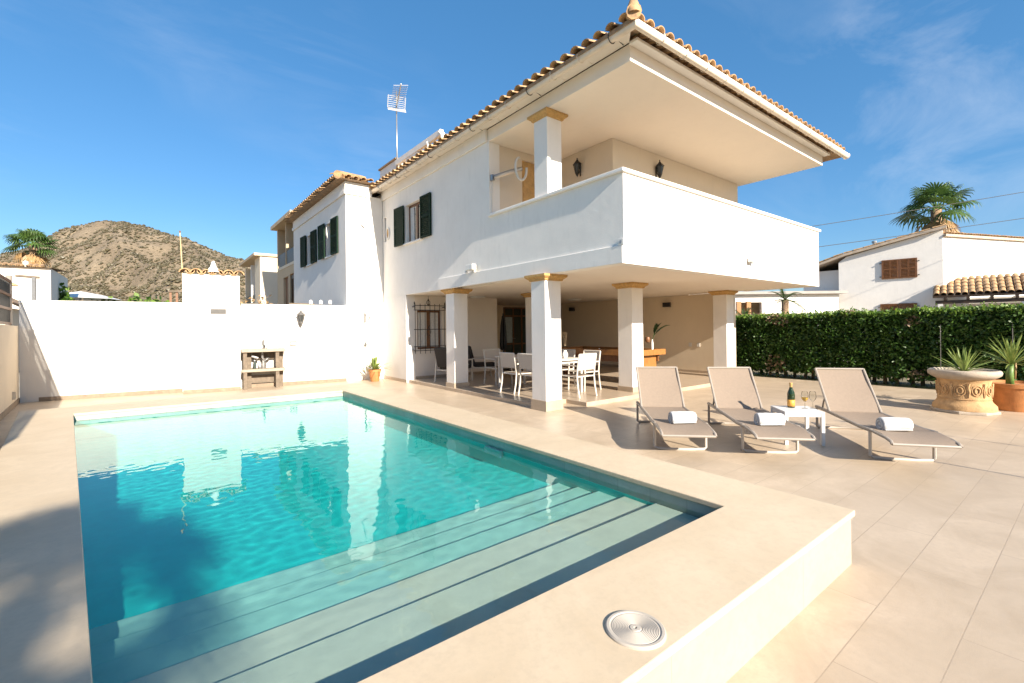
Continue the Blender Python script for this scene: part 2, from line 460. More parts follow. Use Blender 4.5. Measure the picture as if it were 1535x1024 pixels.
# slab, balcony parapet, ledge band
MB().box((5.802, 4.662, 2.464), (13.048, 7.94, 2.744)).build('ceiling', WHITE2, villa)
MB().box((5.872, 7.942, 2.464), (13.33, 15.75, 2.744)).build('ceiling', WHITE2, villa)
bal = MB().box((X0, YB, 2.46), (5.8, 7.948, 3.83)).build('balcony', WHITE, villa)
MB().box((5.802, YB, 2.46), (13.25, 4.66, 3.83)).build('balcony', WHITE, villa)
MB().box((13.05, 4.662, 2.46), (13.25, 6.28, 3.83)).build('balcony', WHITE, villa)
MB().prism([(X0-.055, YB-.045), (13.30, YB-.045), (13.30, 6.28), (13.0, 6.28), (13.0, 4.71), (5.85, 4.71), (5.85, 7.95), (X0-.055, 7.95)], 3.832, 3.89).build('balcony_cap', TRIM, villa, bevel=.012)
MB().box((X0-.04, YB-.004, 2.458), (X0-.0015, 10.13, 2.735)).build('ledge_band', WHITE, villa, bevel=.008)
# upper storey walls behind the balcony
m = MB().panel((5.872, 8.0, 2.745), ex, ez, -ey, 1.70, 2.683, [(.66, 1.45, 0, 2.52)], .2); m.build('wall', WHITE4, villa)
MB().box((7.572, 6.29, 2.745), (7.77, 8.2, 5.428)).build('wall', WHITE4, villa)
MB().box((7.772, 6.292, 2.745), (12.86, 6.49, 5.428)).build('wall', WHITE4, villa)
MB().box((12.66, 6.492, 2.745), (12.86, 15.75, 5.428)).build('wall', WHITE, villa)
bd = MB().box((6.535, 8.06, 2.75), (7.318, 8.11, 5.26)).build('balcony_door', DOORW, villa)
k = MB()
for i in range(4): k.box((6.60, 8.045, 2.86+i*.6), (7.25, 8.06, 3.36+i*.6))
k.build('door_panel', DOORW, bd, bevel=.01)
# roof slab with fascia, and the hipped tile roof
MB().box((X0-.002, 4.30, 5.432), (13.10, 15.75, 5.69)).build('roof_slab', WHITE2, villa, bevel=.006)
MB().prism([(X0-.05, 8.0), (X0-.004, 8.0), (X0-.004, 13.65), (X0-.05, 13.65)], 5.44, 5.70).build('cornice', WHITE, villa, bevel=.01)
EZ = 5.755; sl = .29
ex0, ex1, ey0, ey1 = 5.23, 13.70, 3.95, 15.9
rx = (ex0+ex1)/2; half = (ex1-ex0)/2
rb = MB()
A, B_, Cc, D_ = (ex0, ey0), (ex1, ey0), (ex1, ey1), (ex0, ey1)
top = [(rx, ey0+half, EZ+half*sl), (rx, ey1, EZ+half*sl)]
vs = [(*A, EZ), (*B_, EZ), (*Cc, EZ), (*D_, EZ), top[0], top[1]]
vs += [(x, y, z-.06) for x, y, z in vs]
rb.add(vs, [(0,1,4), (1,2,5,4), (3,0,4,5), (7,6,10), (8,7,10,11), (6,9,11,10), (0,6,7,1), (1,7,8,2), (2,8,9,3), (3,9,6,0)])
roof = rb.build('roof', TILE_DARK, villa)
t = MB()
n_l = int((ey1-ey0)/.235)
def upl(i):
    y = ey0+.13+i*.235; d = min(half, y-ey0); return (d, 0, d*sl)
t.tiles((ex0-.06, ey0+.13, EZ-.012), ey, lambda i: (max(.08, upl(i)[0]), 0, max(.08, upl(i)[0])*sl), n_l, .235, .088, lambda i: int(upl(i)[0]/.42)+1, 6, .006)
def upf(i):
    x = ex0+.13+i*.235; d = max(.08, min(half, x-ex0, ex1-x)); return (0, d, d*sl)
t.tiles((ex0+.13, ey0-.02, EZ-.012), ex, upf, int((ex1-ex0-.1)/.235), .235, .088, lambda i: int(upf(i)[1]/.42)+1, 6, .006)
t.build('roof_tiles', TILE, roof, smooth='auto', fix=False)
hp = MB()
dv = Vector((1, 1, sl*1.0)).normalized()
for i in range(14):
    p = Vector((ex0-.02, ey0-.02, EZ+.05)) + dv*(.40*i)
    hp.tube([p, p+dv*.45], [.105, .085], 10)
hp.build('hip_tiles', TILE, roof, smooth='auto')
fb = MB()
p = Vector((ex0+.02, ey0+.02, EZ+.04))
fb.lathe([(.10, 0), (.105, .04), (.085, .10), (.06, .17), (.035, .23), (0, .27)], p, 12)
fb.build('finial', TILE, roof, smooth='auto')
MB().box((X0-.03, 4.15, 5.655), (13.16, 4.2985, 5.705)).build('eave_moulding', TRIM, villa, bevel=.01)
# decorative tiles under the front eave
u = MB()
u.tiles((X0+.06, ey0+.10, 5.712), ex, (0, .28, .02), 37, .205, .075, 1, 6, .004)
u.tiles((X0+.16, ey0+.16, 5.745), ex, (0, .24, .02), 36, .205, .06, 1, 6, .004)
u.build('eave_tiles', TILE, villa, smooth='auto', fix=False)
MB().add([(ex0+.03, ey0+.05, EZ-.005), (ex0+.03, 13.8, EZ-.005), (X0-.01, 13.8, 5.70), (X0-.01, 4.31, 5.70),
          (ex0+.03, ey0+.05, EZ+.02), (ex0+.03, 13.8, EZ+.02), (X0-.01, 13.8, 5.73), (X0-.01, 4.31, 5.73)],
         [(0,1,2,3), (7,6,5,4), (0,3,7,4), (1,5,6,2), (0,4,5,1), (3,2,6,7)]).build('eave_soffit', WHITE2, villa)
g = MB()
g.tube([(ex0+.07, 13.85, 5.702), (ex0+.07, ey0+.03, 5.702), (ex1-.02, ey0+.03, 5.702)], .072, 12)
gut = g.build('gutter', GUTTER, villa, smooth='auto')
for i in range(16):
    b = MB(); y = 4.4+i*.62; b.tube([(ex0+.07+.076*math.cos(a), y, 5.702+.076*math.sin(a)) for a in [R(180+x*20) for x in range(-2, 12)]]+[(X0-.03, y, 5.70)], .007, 5)
    b.build('gutter_bracket', IRON if i % 3 == 0 else GUTTER, gut)
for i in range(14):
    b = MB(); x = 5.9+i*.6; b.tube([(x, ey0+.03+.076*math.cos(a), 5.702+.076*math.sin(a)) for a in [R(180+q*20) for q in range(-2, 12)]], .007, 5)
    b.build('gutter_bracket', GUTTER, gut)

# columns
def column(cx, cy_, w_, z0, z1, plinth=True, cap=.30):
    h = w_/2
    c = MB().box((cx-h, cy_-h, z0), (cx+h, cy_+h, z1)).build('column', WHITE, villa, bevel=.006)
    if plinth: MB().box((cx-h-.018, cy_-h-.018, z0), (cx+h+.018, cy_+h+.018, z0+.19)).build('plinth', PATIO, c, bevel=.004)
    k = MB(); zz = z1
    prof = [(h+.012, z1-.115), (h+.03, z1-.105), (h+.034, z1-.085), (h+.06, z1-.065), (h+.085, z1-.045), (h+.09, z1-.04), (h+.09, z1-.002)]
    vs = []; fs = []
    for a, z in prof: vs += [(cx-a, cy_-a, z), (cx+a, cy_-a, z), (cx+a, cy_+a, z), (cx-a, cy_+a, z)]
    for i in range(len(prof)-1):
        for j in range(4): fs.append((i*4+j, i*4+(j+1) % 4, i*4+4+(j+1) % 4, i*4+4+j))
    fs += [(3,2,1,0), tuple(len(prof)*4-4+j for j in range(4))]
    k.add(vs, fs); k.build('capital', SAND, c)
    return c
column(5.715, 6.345, .385, 0, 2.463)
column(5.885, 9.80, .385, 0, 2.463)
column(8.39, 6.52, .385, 0, 2.463)
column(12.52, 6.56, .385, 0, 2.463)
column(8.42, 9.80, .385, .08, 2.463)
column(5.815, 6.36, .36, 3.891, 5.431, plinth=False)

# patio floor (a low step above the terrace)
MB().prism([(5.66, 12.05), (5.62, 6.60), (6.45, 6.60), (6.45, 6.05), (13.04, 6.05), (13.04, 15.48), (8.77, 15.48), (8.77, 12.05)], -.01, .08).build('patio', PATIO, bevel=.006, kind='structure')
sk = MB()
sk.box((5.872, 12.055, .081), (8.75, 12.069, .155)); sk.box((8.751, 12.07, .081), (8.764, 15.49, .155)); sk.box((13.035, 6.63, .081), (13.049, 15.48, .155))
sk.build('skirting', PATIO, villa)
MB().box((X0-.014, 12.06, .001), (X0-.001, 13.64, .085)).build('skirting', PATIO, villa)

# windows of the villa
def window_y(parent, x0, x1, z0, z1, y, wood=BROWN, curtain=True):
    """wooden casement set in a wall that faces -Y"""
    m = MB(); t_ = .055; mid = (x0+x1)/2
    for a, b_ in ((x0, mid), (mid, x1)):
        m.box((a, y, z0), (a+t_, y+.05, z1)); m.box((b_-t_, y, z0), (b_, y+.05, z1))
        m.box((a+t_, y, z0), (b_-t_, y+.05, z0+t_)); m.box((a+t_, y, z1-t_), (b_-t_, y+.05, z1))
    wf_ = m.build('window', wood, parent, bevel=.004)
    MB().box((x0+.02, y+.02, z0+.02), (x1-.02, y+.028, z1-.02)).build('pane', GLASS, wf_)
    return wf_
wn = window_y(villa, 5.945, 6.725, .925, 2.035, 12.16)
cu = MB()
for k in range(2):
    n_ = 24; x0 = 6.0+k*.38
    for i in range(n_):
        a0 = x0+.28*i/n_; a1 = x0+.28*(i+1)/n_
        d0 = .006*math.sin(i*1.1); d1 = .006*math.sin((i+1)*1.1)
        cu.add([(a0, 12.158+d0, .98), (a1, 12.158+d1, .98), (a1, 12.158+d1, 1.98), (a0, 12.158+d0, 1.98)], [(0,1,2,3)])
cu.build('curtain', CURTAIN, wn)
gr = MB()
gx0, gx1, gy = 5.79, 6.76, 11.93
for z in (.88, 1.0, 1.48, 2.03, 2.16): gr.box((gx0-.02, gy-.006, z), (gx1+.02, gy+.006, z+.018))
for i in range(7):
    x = gx0+.02+(gx1-gx0-.04)*i/6; gr.tube([(x, gy, .80), (x, gy, 2.22)], .008, 6)
for x in (gx0, gx1):
    for z in (.90, 2.12):
        gr.box((x-.01, gy, z), (x+.01, 12.07, z+.02)); gr.tube([(x, gy-.02, z-.06), (x, gy-.02, z+.10)], .012, 6)
    gr.lathe([(0, 0), (.02, .02), (.02, .045), (.008, .06), (0, .09)], (x, gy, 2.2), 8)
xm = (gx0+gx1)/2 - .05
gr.tube([(xm, gy, 2.16), (xm, gy, 2.45)], [.012, .003], 6)
for s_ in (-1, 1):
    gr.tube([(xm, gy, 2.17), (xm+s_*.045, gy, 2.22), (xm+s_*.05, gy, 2.28), (xm+s_*.02, gy, 2.31), (xm, gy, 2.36)], .009, 6)
    gr.tube([(xm+s_*.02, gy-.01, 1.3), (xm+s_*.07, gy-.01, 1.42), (xm, gy-.01, 1.55), (xm+s_*.05, gy-.01, 1.62)], .008, 6)
gr.build('window_grille', IRON, villa)

def shutter(w_, h_, mat_, name, parent, M, label=None):
    """louvred shutter: local x 0..w, z 0..h, thickness .04 in y"""
    m = MB(); s = .055
    m.box((0, 0, 0), (s, .04, h_), M); m.box((w_-s, 0, 0), (w_, .04, h_), M)
    for z in (0, h_*.5-s/2, h_-s): m.box((s, .001, z), (w_-s, .039, z+s), M)
    n_ = int(h_/.055)
    for i in range(n_):
        z = s+.02+i*(h_-2*s)/n_
        if abs(z-h_*.5) < .05: continue
        m.box((s, -.014, -.004), (w_-s, .026, .004), M @ Matrix.Translation((0, .014, z)) @ Matrix.Rotation(R(-38), 4, 'X'))
    m.box((s, .022, s), (w_-s, .027, h_-s), M)
    for z in (.16, h_-.2): m.box((-.012, .04, z), (.06, .05, z+.025), M)
    return m.build(name, mat_, parent, label=label)
# window on the left facade, reveals 11.05..12.03
wf_ = MB()
for a, b_ in ((11.06, 11.53), (11.53, 12.02)):
    wf_.box((5.70, a, 3.90), (5.75, a+.055, 4.94)); wf_.box((5.70, b_-.055, 3.90), (5.75, b_, 4.94))
    wf_.box((5.70, a+.055, 3.90), (5.75, b_-.055, 3.955)); wf_.box((5.70, a+.055, 4.885), (5.75, b_-.055, 4.94))
wv_ = wf_.build('window', BROWN, villa, bevel=.004)
MB().box((5.72, 11.1, 3.93), (5.727, 11.98, 4.91)).build('pane', GLASS, wv_)
MB().box((5.715, 11.72, 3.95), (5.7195, 11.96, 4.89)).build('curtain', CURTAIN, wv_)
MB().box((X0-.06, 10.98, 3.845), (X0+.1, 12.1, 3.888)).build('window_sill', WHITE, wv_, bevel=.006)
MX = Matrix(((0, -1, 0, 0), (1, 0, 0, 0), (0, 0, 1, 0), (0, 0, 0, 1)))           # local x -> +Y, local y -> -X
shutter(.53, 1.09, GREEN, 'shutter', villa, Matrix.Translation((X0-.075, 11.02, 3.87)) @ Matrix.Rotation(R(0), 4, 'Z') @ Matrix.Rotation(R(-90+2), 4, 'Z'))
shutter(.55, 1.09, GREEN, 'shutter', villa, Matrix.Translation((X0-.035, 12.06, 3.87)) @ Matrix.Rotation(R(90+3), 4, 'Z'))
# small recess opening and oval plaque beside the inner corner
MB().box((5.86, 13.4, 4.1), (5.868, 13.63, 4.95)).build('window', GLASS, villa)
pl = MB(); ring = [(X0-.012, 13.24+.105*math.cos(2*math.pi*i/28), 4.38+.165*math.sin(2*math.pi*i/28)) for i in range(28)]
pl.tube(ring, .028, 8, closed=True)
plq = pl.build('wall_plaque', TRIM, villa, smooth=True)
pl = MB(); pl.add([(X0-.010, 13.24+.09*math.cos(2*math.pi*i/28), 4.38+.15*math.sin(2*math.pi*i/28)) for i in range(28)], [tuple(range(28))])
pl.build('plaque_centre', SAND, plq)
# glazed door in the back of the porch
d = MB()
for x in (11.56, 12.02, 12.48, 12.94): d.box((x, 15.45, .085), (x+.06, 15.52, 2.375))
for z in (.085, .80, 1.98, 2.32): d.box((11.62, 15.455, z), (12.94, 15.515, z+.06))
dr = d.build('glazed_door', BROWN, villa)
MB().box((11.6, 15.48, .14), (12.96, 15.487, 2.34)).build('pane', GLASSD, dr)
for x in (12.0, 12.10): MB().lathe([(0, 0), (.02, .0), (.022, .03), (0, .045)], (x, 15.42, 1.05), 10).build('handle', CHROME, dr)
MB().box((11.64, 15.462, .88), (12.0, 15.468, 1.96)).build('curtain', mat('pale_blue_curtain', (.42, .50, .52), .8, .1, 12), dr)
# rooftop terrace wall, chimney and sloping rails behind the tiles
rt = MB().box((7.0, 15.78, 5.4), (7.35, 17.3, 7.66)).box((7.351, 15.78, 5.4), (9.0, 15.95, 7.66)).build('roof_terrace_wall', WHITE, villa, bevel=.01)
MB().box((6.95, 15.74, 7.662), (7.40, 17.35, 7.72)).build('wall_cap', TILE_DARK, rt)
rl = MB()
rl.box((6.95, 12.45, 7.42), (7.07, 15.76, 7.60))
rl.tube([(7.0, 12.5, 7.53), (7.0, 12.35, 7.40), (7.02, 12.2, 6.4)], .08, 8)
rl.tube([(7.0, 13.3, 7.48), (7.0, 13.2, 7.25), (7.05, 13.15, 6.4)], .07, 8)
rl.box((6.97, 14.05, 6.3), (7.05, 14.9, 7.418))
rl.build('roof_terrace_rail', WHITE, villa, smooth='auto')

# ---- things fixed to or standing on the villa
an = thing('tv_antenna', 'grey television antenna on a tall mast above the villa roof', 'antenna', (7, 15.7, 6.3))
MB().tube([(7, 15.7, 6.3), (7, 15.7, 10.1)], [.03, .022], 8).build('mast', GREYMETAL, an, smooth=True)
a = MB(); bo = Vector((-.20, -.80, .32)).normalized()
c0 = Vector((7, 15.7, 9.55))
a.tube([c0-bo*.1, c0+bo*1.0], .022, 6)
sd = Vector((.97, -.24, 0)).normalized()
for i in range(9):
    p = c0+bo*(.30+i*.08)
    for s_ in (-1, 1): a.tube([p, p+(sd*s_*.25+Vector((0, 0, .05*s_)))], .008, 4)
a.build('boom', ALU, an)
a = MB()
for s_ in (-1, 1):
    for i in range(6):
        z = .03+i*.045; off = -bo*.05+bo*(.035*i)
        a.tube([c0+off-sd*.32+Vector((0, 0, s_*z)), c0+off+sd*.32+Vector((0, 0, s_*z))], .009, 4)
    for q_ in (-.31, 0, .31): a.tube([c0-bo*.05+sd*q_, c0+bo*.13+sd*q_+Vector((0, 0, s_*.27))], .010, 4)
a.build('reflector', ALU, an)

def wall_lantern(loc, nrm, label, s=1.0, col=IRON, group=None):
    """coach lantern hanging on a wall with outward normal nrm"""
    o = thing('wall_lantern', label, 'lantern', loc, group)
    loc = Vector(loc); nrm = Vector(nrm); c = loc+nrm*.12*s
    m = MB()
    m.lathe([(.05*s, -.17*s), (.06*s, -.15*s), (.055*s, -.13*s)], c, 6)
    m.lathe([(.03*s, -.22*s), (.012*s, -.24*s), (0, -.27*s)], c, 6)
    m.lathe([(.05*s, -.17*s), (.03*s, -.22*s)], c, 6)
    m.lathe([(.115*s, .06*s), (.118*s, .075*s), (.06*s, .14*s), (.04*s, .15*s), (.03*s, .18*s), (.012*s, .20*s), (.018*s, .22*s), (0, .25*s)], c, 6)
    for k in range(6):
        w_ = 2*math.pi*k/6
        m.tube([c+Vector((.055*s*math.cos(w_), .055*s*math.sin(w_), -.14*s)), c+Vector((.1*s*math.cos(w_), .1*s*math.sin(w_), .065*s))], .007*s, 4)
    m.build('cage', col, o)
    MB().lathe([(.048*s, -.13*s), (.09*s, .06*s)], c, 6).build('lamp_glass', GLASS, o)
    b = MB(); tn = Vector((-nrm.y, nrm.x, 0))
    b.tube([loc+Vector((0, 0, .02*s))*1, loc+nrm*.02*s+Vector((0, 0, -.08*s)), c+Vector((0, 0, -.25*s)), c+Vector((0, 0, -.2*s))], .010*s, 6)
    b.tube([loc+Vector((0, 0, .07*s)), loc+Vector((0, 0, -.22*s))], .022*s, 6)
    b.build('bracket', col, o)
    return o
wall_lantern((7.57, 7.21, 5.06), (-1, 0, 0), 'black lantern on the balcony side wall just right of the column', .85, group='black coach lanterns on the balcony')
wall_lantern((9.07, 6.29, 5.06), (0, -1, 0), 'black lantern on the balcony rear wall above the white parapet', .85, group='black coach lanterns on the balcony')
wall_lantern((3.24, 13.79, 1.86), (-.12, -.99, 0), 'grey lantern on the white garden wall above the outdoor sink', .95, GREYD)

def box_sconce(loc, label):
    o = thing('wall_sconce', label, 'wall lamp', loc, 'black box lamps on the porch wall')
    x, y, z = loc
    MB().box((x-.11, y-.13, z-.07), (x-.035, y+.13, z+.07)).build('shade', IRON, o, bevel=.006)
    MB().box((x-.035, y-.05, z-.05), (x-.001, y+.05, z+.05)).build('back_plate', IRON, o)
    return o
box_sconce((13.05, 8.66, 2.19), 'black box lamp on the porch wall nearer the hedge')
box_sconce((13.05, 12.9, 2.21), 'black box lamp on the dark porch wall behind the dining table')

sw = thing('switch_plate', 'two white switch plates on the porch wall above the first lounger', 'light switch', (13.05, 7.75, .93))
for y in (7.62, 7.89): MB().box((13.036, y-.05, .87), (13.049, y+.05, .99)).build('plate', PLASTIC, sw, bevel=.004)

fl = thing('flood_light', 'white floodlight with motion sensor on the balcony front', 'floodlight', (9.54, YB, 2.80))
MB().box((9.44, YB-.12, 2.77), (9.62, YB-.03, 2.87)).build('lamp_head', PLASTIC, fl, bevel=.012)
MB().box((9.50, YB-.03, 2.79), (9.56, YB-.001, 2.85)).build('bracket', PLASTIC, fl)
MB().lathe([(.03, 0), (.035, .03), (.02, .06), (0, .065)], (9.70, YB-.06, 2.80), 10).build('sensor', PLASTIC, fl, smooth='auto')
MB().tube([(9.51, YB-.06, 2.77), (9.51, YB-.06, 2.68)], .018, 8).build('stem', GREYMETAL, fl)
fl = thing('flood_light', 'small white floodlight standing on the ledge above the left column', 'floodlight', (X0-.04, 8.55, 2.735))
MB().box((X0-.16, 8.40, 2.775), (X0-.05, 8.68, 2.90), ).build('lamp_head', PLASTIC, fl, bevel=.012)
MB().box((X0-.055, 8.5, 2.737), (X0-.003, 8.58, 2.80)).build('bracket', PLASTIC, fl)
MB().lathe([(.03, 0), (.035, .03), (.02, .06), (0, .065)], (X0-.06, 8.8, 2.74), 10).build('sensor', PLASTIC, fl, smooth='auto')
ju = thing('junction_box', 'small white box fixed on the balcony corner edge', 'junction box', (X0, YB, 2.80))
MB().box((X0-.045, YB-.03, 2.73), (X0-.002, YB+.07, 2.83)).build('body', PLASTIC, ju, bevel=.008)
MB().box((X0-.05, YB+.005, 2.755), (X0-.046, YB+.04, 2.80)).build('cover', GREYMETAL, ju)
aw = thing('hose_bracket', 'grey wall arm with a looped white hose on the balcony wall', 'hose holder', (5.9, 7.98, 4.6))
m = MB(); m.box((5.62, 7.86, 4.60), (5.68, 7.99, 4.72)); m.tube([(5.65, 7.85, 4.66), (5.9, 7.6, 4.76), (6.15, 7.55, 4.85)], .045, 8); m.build('arm', GREYMETAL, aw, smooth='auto')
hp_ = [(6.12+.14*math.cos(t_*.28)*(1-.004*t_), 7.58-.012*t_*.3, 4.84+.24*math.sin(t_*.28)+.0*t_) for t_ in range(6, 24)]
MB().tube(hp_, .026, 8).build('hose', PLASTIC, aw, smooth=True)
MB().tube([(5.66, 7.9, 4.6), (5.66, 7.95, 3.9)], .012, 6).build('cable', WHITE2, aw)
for i, (x, y) in enumerate(((7.70, 11.6), (11.3, 11.1))):
    o = thing('ceiling_lamp', ['round white ceiling lamp above the armchairs in the porch', 'round white ceiling lamp over the dark games table'][i], 'ceiling lamp', (x, y, 2.463), 'ceiling lamps in the porch')
    MB().lathe([(.22, 0), (.22, -.02), (.20, -.045), (0, -.05)], (x, y, 2.462), 24).build('diffuser', PLASTIC, o, smooth='auto')
    MB().lathe([(.235, 0), (.235, -.018), (.221, -.02)], (x, y, 2.4625), 24).build('rim', ALU, o)
#@@SPLIT
# ================================================================== REAR HOUSE beyond the garden wall
rh = thing('terraced_house', 'white house with two green shuttered windows behind the garden wall', 'house', (4.6, 17, 0))
RX, RY = 4.47, 13.66
MB().panel((RX, RY, 0), ey, ez, -ex, 6.35, 5.52, [(1.28, 1.93, 3.87, 4.93), (3.62, 4.27, 3.87, 4.93)], .25).build('wall', WHITE, rh)
MB().box((RX+.25, RY, 0), (5.597, RY+.25, 5.52)).build('wall', WHITE, rh)
MB().box((RX+.25, 19.76, 0), (9, 20.01, 5.52)).build('wall', WHITE, rh)
m = MB(); m.box((RX-.05, RY-.05, 5.48), (5.25, RY-.002, 5.60)); m.box((RX-.05, RY, 5.48), (RX-.002, 20.06, 5.60))
m.box((RX-.02, RY-.02, 5.521), (5.25, RY+.25, 5.86)); m.box((RX-.02, RY+.251, 5.521), (RX+.25, 20.03, 5.86))
m.build('cornice', WHITE, rh, bevel=.012)
sl2 = .3
m = MB()
vs = [(RX-.28, RY-.22, 5.87), (9.5, RY-.22, 5.87), (9.5, 20.3, 5.87), (RX-.28, 20.3, 5.87), (7.0, RY+1.8, 6.55), (7.0, 20.3, 6.55)]
m.add(vs, [(0,1,4), (3,0,4,5), (1,2,5,4), (0,3,2,1)])
rr = m.build('roof', TILE_DARK, rh)
t = MB()
t.tiles((RX-.34, RY-.1, 5.90), ey, lambda i: (max(.1, min(2.5, i*.22)), 0, max(.1, min(2.5, i*.22))*.27), 30, .215, .082, 2, 6, .008)
t.tiles((RX-.2, RY-.28, 5.90), ex, (0, .9, .27), 5, .215, .082, 2, 6, .008)
t.tube([(RX-.3, RY-.24, 5.93), (RX+.9, RY+.96, 6.33)], [.12, .10], 8)
t.tiles((RX-.02, RY-.14, 5.872), ex, (0, .2, .01), 6, .2, .06, 1, 6, .006)
t.build('roof_tiles', TILE, rr, smooth='auto', fix=False)
dp = MB(); dp.tube([(5.12, RY-.05, 5.45), (4.95, RY-.06, 5.22), (4.95, RY-.06, 4.62), (5.02, RY-.04, 4.58)], .035, 8)
dp.build('downpipe', WHITE, rh, smooth='auto')
for (a, b_) in ((14.94, 15.59), (17.28, 17.93)):
    fr = MB(); fr.box((RX+.14, a+.01, 3.88), (RX+.19, a+.07, 4.92)); fr.box((RX+.14, b_-.07, 3.88), (RX+.19, b_-.01, 4.92)); fr.box((RX+.14, a+.07, 3.88), (RX+.19, b_-.07, 3.95)); fr.box((RX+.14, a+.07, 4.85), (RX+.19, b_-.07, 4.92))
    fr.box((RX+.14, (a+b_)/2-.03, 3.95), (RX+.19, (a+b_)/2+.03, 4.85))
    wv_ = fr.build('window', BROWN, rh)
    MB().box((RX+.165, a+.02, 3.89), (RX+.17, b_-.02, 4.91)).build('pane', GLASS, wv_)
    MB().box((RX-.05, a-.03, 3.825), (RX+.1, b_+.03, 3.866)).build('window_sill', WHITE, wv_)
    shutter(.60, 1.12, GREEN, 'shutter', rh, Matrix.Translation((RX-.075, a-.02, 3.85)) @ Matrix.Rotation(R(-88), 4, 'Z'))
    shutter(.60, 1.12, GREEN, 'shutter', rh, Matrix.Translation((RX-.035, b_+.02, 3.85)) @ Matrix.Rotation(R(93), 4, 'Z'))

# ---- garden wall, chimney pillar, left wall and fence
gdx, gdy = 6.77, -.79
gl = math.hypot(gdx, gdy); gu = Vector((gdx/gl, gdy/gl, 0)); gn = Vector((gu.y, -gu.x, 0))
GP = Vector((-2.3, 14.45, 0))
gw = thing('garden_wall', 'white rendered garden wall across the far end of the pool', 'wall', (1, 14.1, 0))
def gpt(u, d=0, z=0): return GP+gu*u+gn*d+Vector((0, 0, z))
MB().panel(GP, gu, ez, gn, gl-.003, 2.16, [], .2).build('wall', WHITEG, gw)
MB().panel(gpt(0, .02, 2.162), gu, ez, gn, 2.88, .06, [], .25).build('wall_cap', TRIM, gw)
MB().panel(gpt(4.15, .02, 2.162), gu, ez, gn, gl-4.16, .05, [], .25).build('wall_cap', TRIM, gw)
MB().panel(gpt(.3, .014, .001), gu, ez, gn, 2.58, .09, [], .013).build('skirting', SKIRT, gw)
MB().panel(gpt(4.2, .014, .001), gu, ez, gn, gl-4.22, .09, [], .013).build('skirting', SKIRT, gw)

cp = thing('chimney_pillar', 'white barbecue chimney pillar with a wavy tiled top against the garden wall', 'chimney', tuple(gpt(3.5)))
MB().panel(gpt(2.93, .46), gu, ez, gn, 1.19, 2.90, [], .70).build('shaft', WHITEG, cp)
MB().panel(gpt(2.925, .474, .001), gu, ez, gn, 1.20, .09, [], .013).build('skirting', SKIRT, cp)
t = MB()
t.tiles(gpt(2.98, .52, 2.905), gu, tuple(-gn*.85+Vector((0, 0, .10))), 6, .225, .115, 2, 8, .006, .9)
for i in range(5):
    p = gpt(3.09+.225*i, .50, 2.90); d_ = -gn*.8+Vector((0, 0, .09)); vs = []; fs = []
    for (pp, rr_) in ((p, .10), (p+d_, .09), (p, .078), (p+d_, .07)):
        for k in range(7):
            a = math.pi+math.pi*k/6; vs.append(pp+gu*math.cos(a)*rr_+Vector((0, 0, .085+math.sin(a)*rr_*.9)))
    for k in range(6): fs += [(k, k+1, 8+k, 7+k), (14+k, 21+k, 22+k, 15+k), (k, 14+k, 15+k, k+1)]
    t.add(vs, fs)
t.build('cap_tiles', TILE, cp, smooth='auto', fix=False)
fi = MB(); fi.lathe([(.14, 0), (.12, .06), (.07, .13), (.045, .22), (.03, .26), (0, .28)], gpt(3.56, .43, 2.97), 10)
fi.build('finial', TRIM, cp, smooth='auto')
ve = MB()
for i in range(5): ve.panel(gpt(3.50, .474, 1.945+i*.022), gu, ez, gn, .31, .014, [], .013)
ve.panel(gpt(3.49, .468, 1.93), gu, ez, gn, .33, .125, [], .007)
ve.build('vent_grille', GREYD, cp)
ds = MB().panel(gpt(5.30, .03, 1.09), gu, ez, gn, .17, .11, [(.02, .08, .02, .09), (.09, .15, .02, .09)], .03)
so = thing('wall_socket', 'grey double socket on the garden wall beside the sink counter', 'socket', tuple(gpt(5.38, .03, 1.1)))
ds.build('frame', GREYD, so); MB().panel(gpt(5.305, .012, 1.095), gu, ez, gn, .16, .1, [], .01).build('plate', PLASTIC, so)

lw = thing('side_wall', 'low cream side wall with fence on top left of the pool', 'wall', (-2, 10, 0))
sdx = Vector((.075, -1, 0)).normalized(); sn = Vector((1, .075, 0)).normalized(); SP = Vector((-2.31, 14.43, 0))
MB().panel(SP, sdx, ez, sn, 16, 1.66, [], .2).build('wall', CREAM, lw)
MB().panel(SP+sn*.015+Vector((0, 0, .001)), sdx, ez, sn, 16, .11, [], .014).build('skirting', SKIRT, lw)
MB().panel(SP+sn*.05+sdx*1.0+Vector((0, 0, .18)), sdx, ez, sn, .08, .16, [], .05).build('outlet_box', CREAM, lw)
fe = thing('fence', 'dark woven panel fence with timber rails on the low side wall', 'fence', tuple(SP+sdx*2+Vector((0, 0, 1.66))))
for k in range(7):
    p = SP+sdx*(.32+k*1.9)-sn*.1
    MB().tube([p+Vector((0, 0, 1.62)), p+Vector((0, 0, 2.62 if k else 2.72))], .045, 8).build('post', BROWN if k % 2 else FRAME, fe)
for k in range(6):
    p = SP+sdx*(.37+k*1.9)-sn*.1
    m = MB()
    for i in range(30):
        m.panel(p+Vector((0, 0, 1.69))+sdx*(i*.061)+sn*(.012*(-1)**i), sdx, ez, sn, .056, .92, [], .006)
    m.build('woven_panel', IRON, fe)
    m = MB()
    for z in (1.68, 1.98, 2.27, 2.56): m.panel(p+sn*.035+Vector((0, 0, z)), sdx, ez, sn, 1.80, .05, [], .02)
    m.build('rail', BROWN, fe)

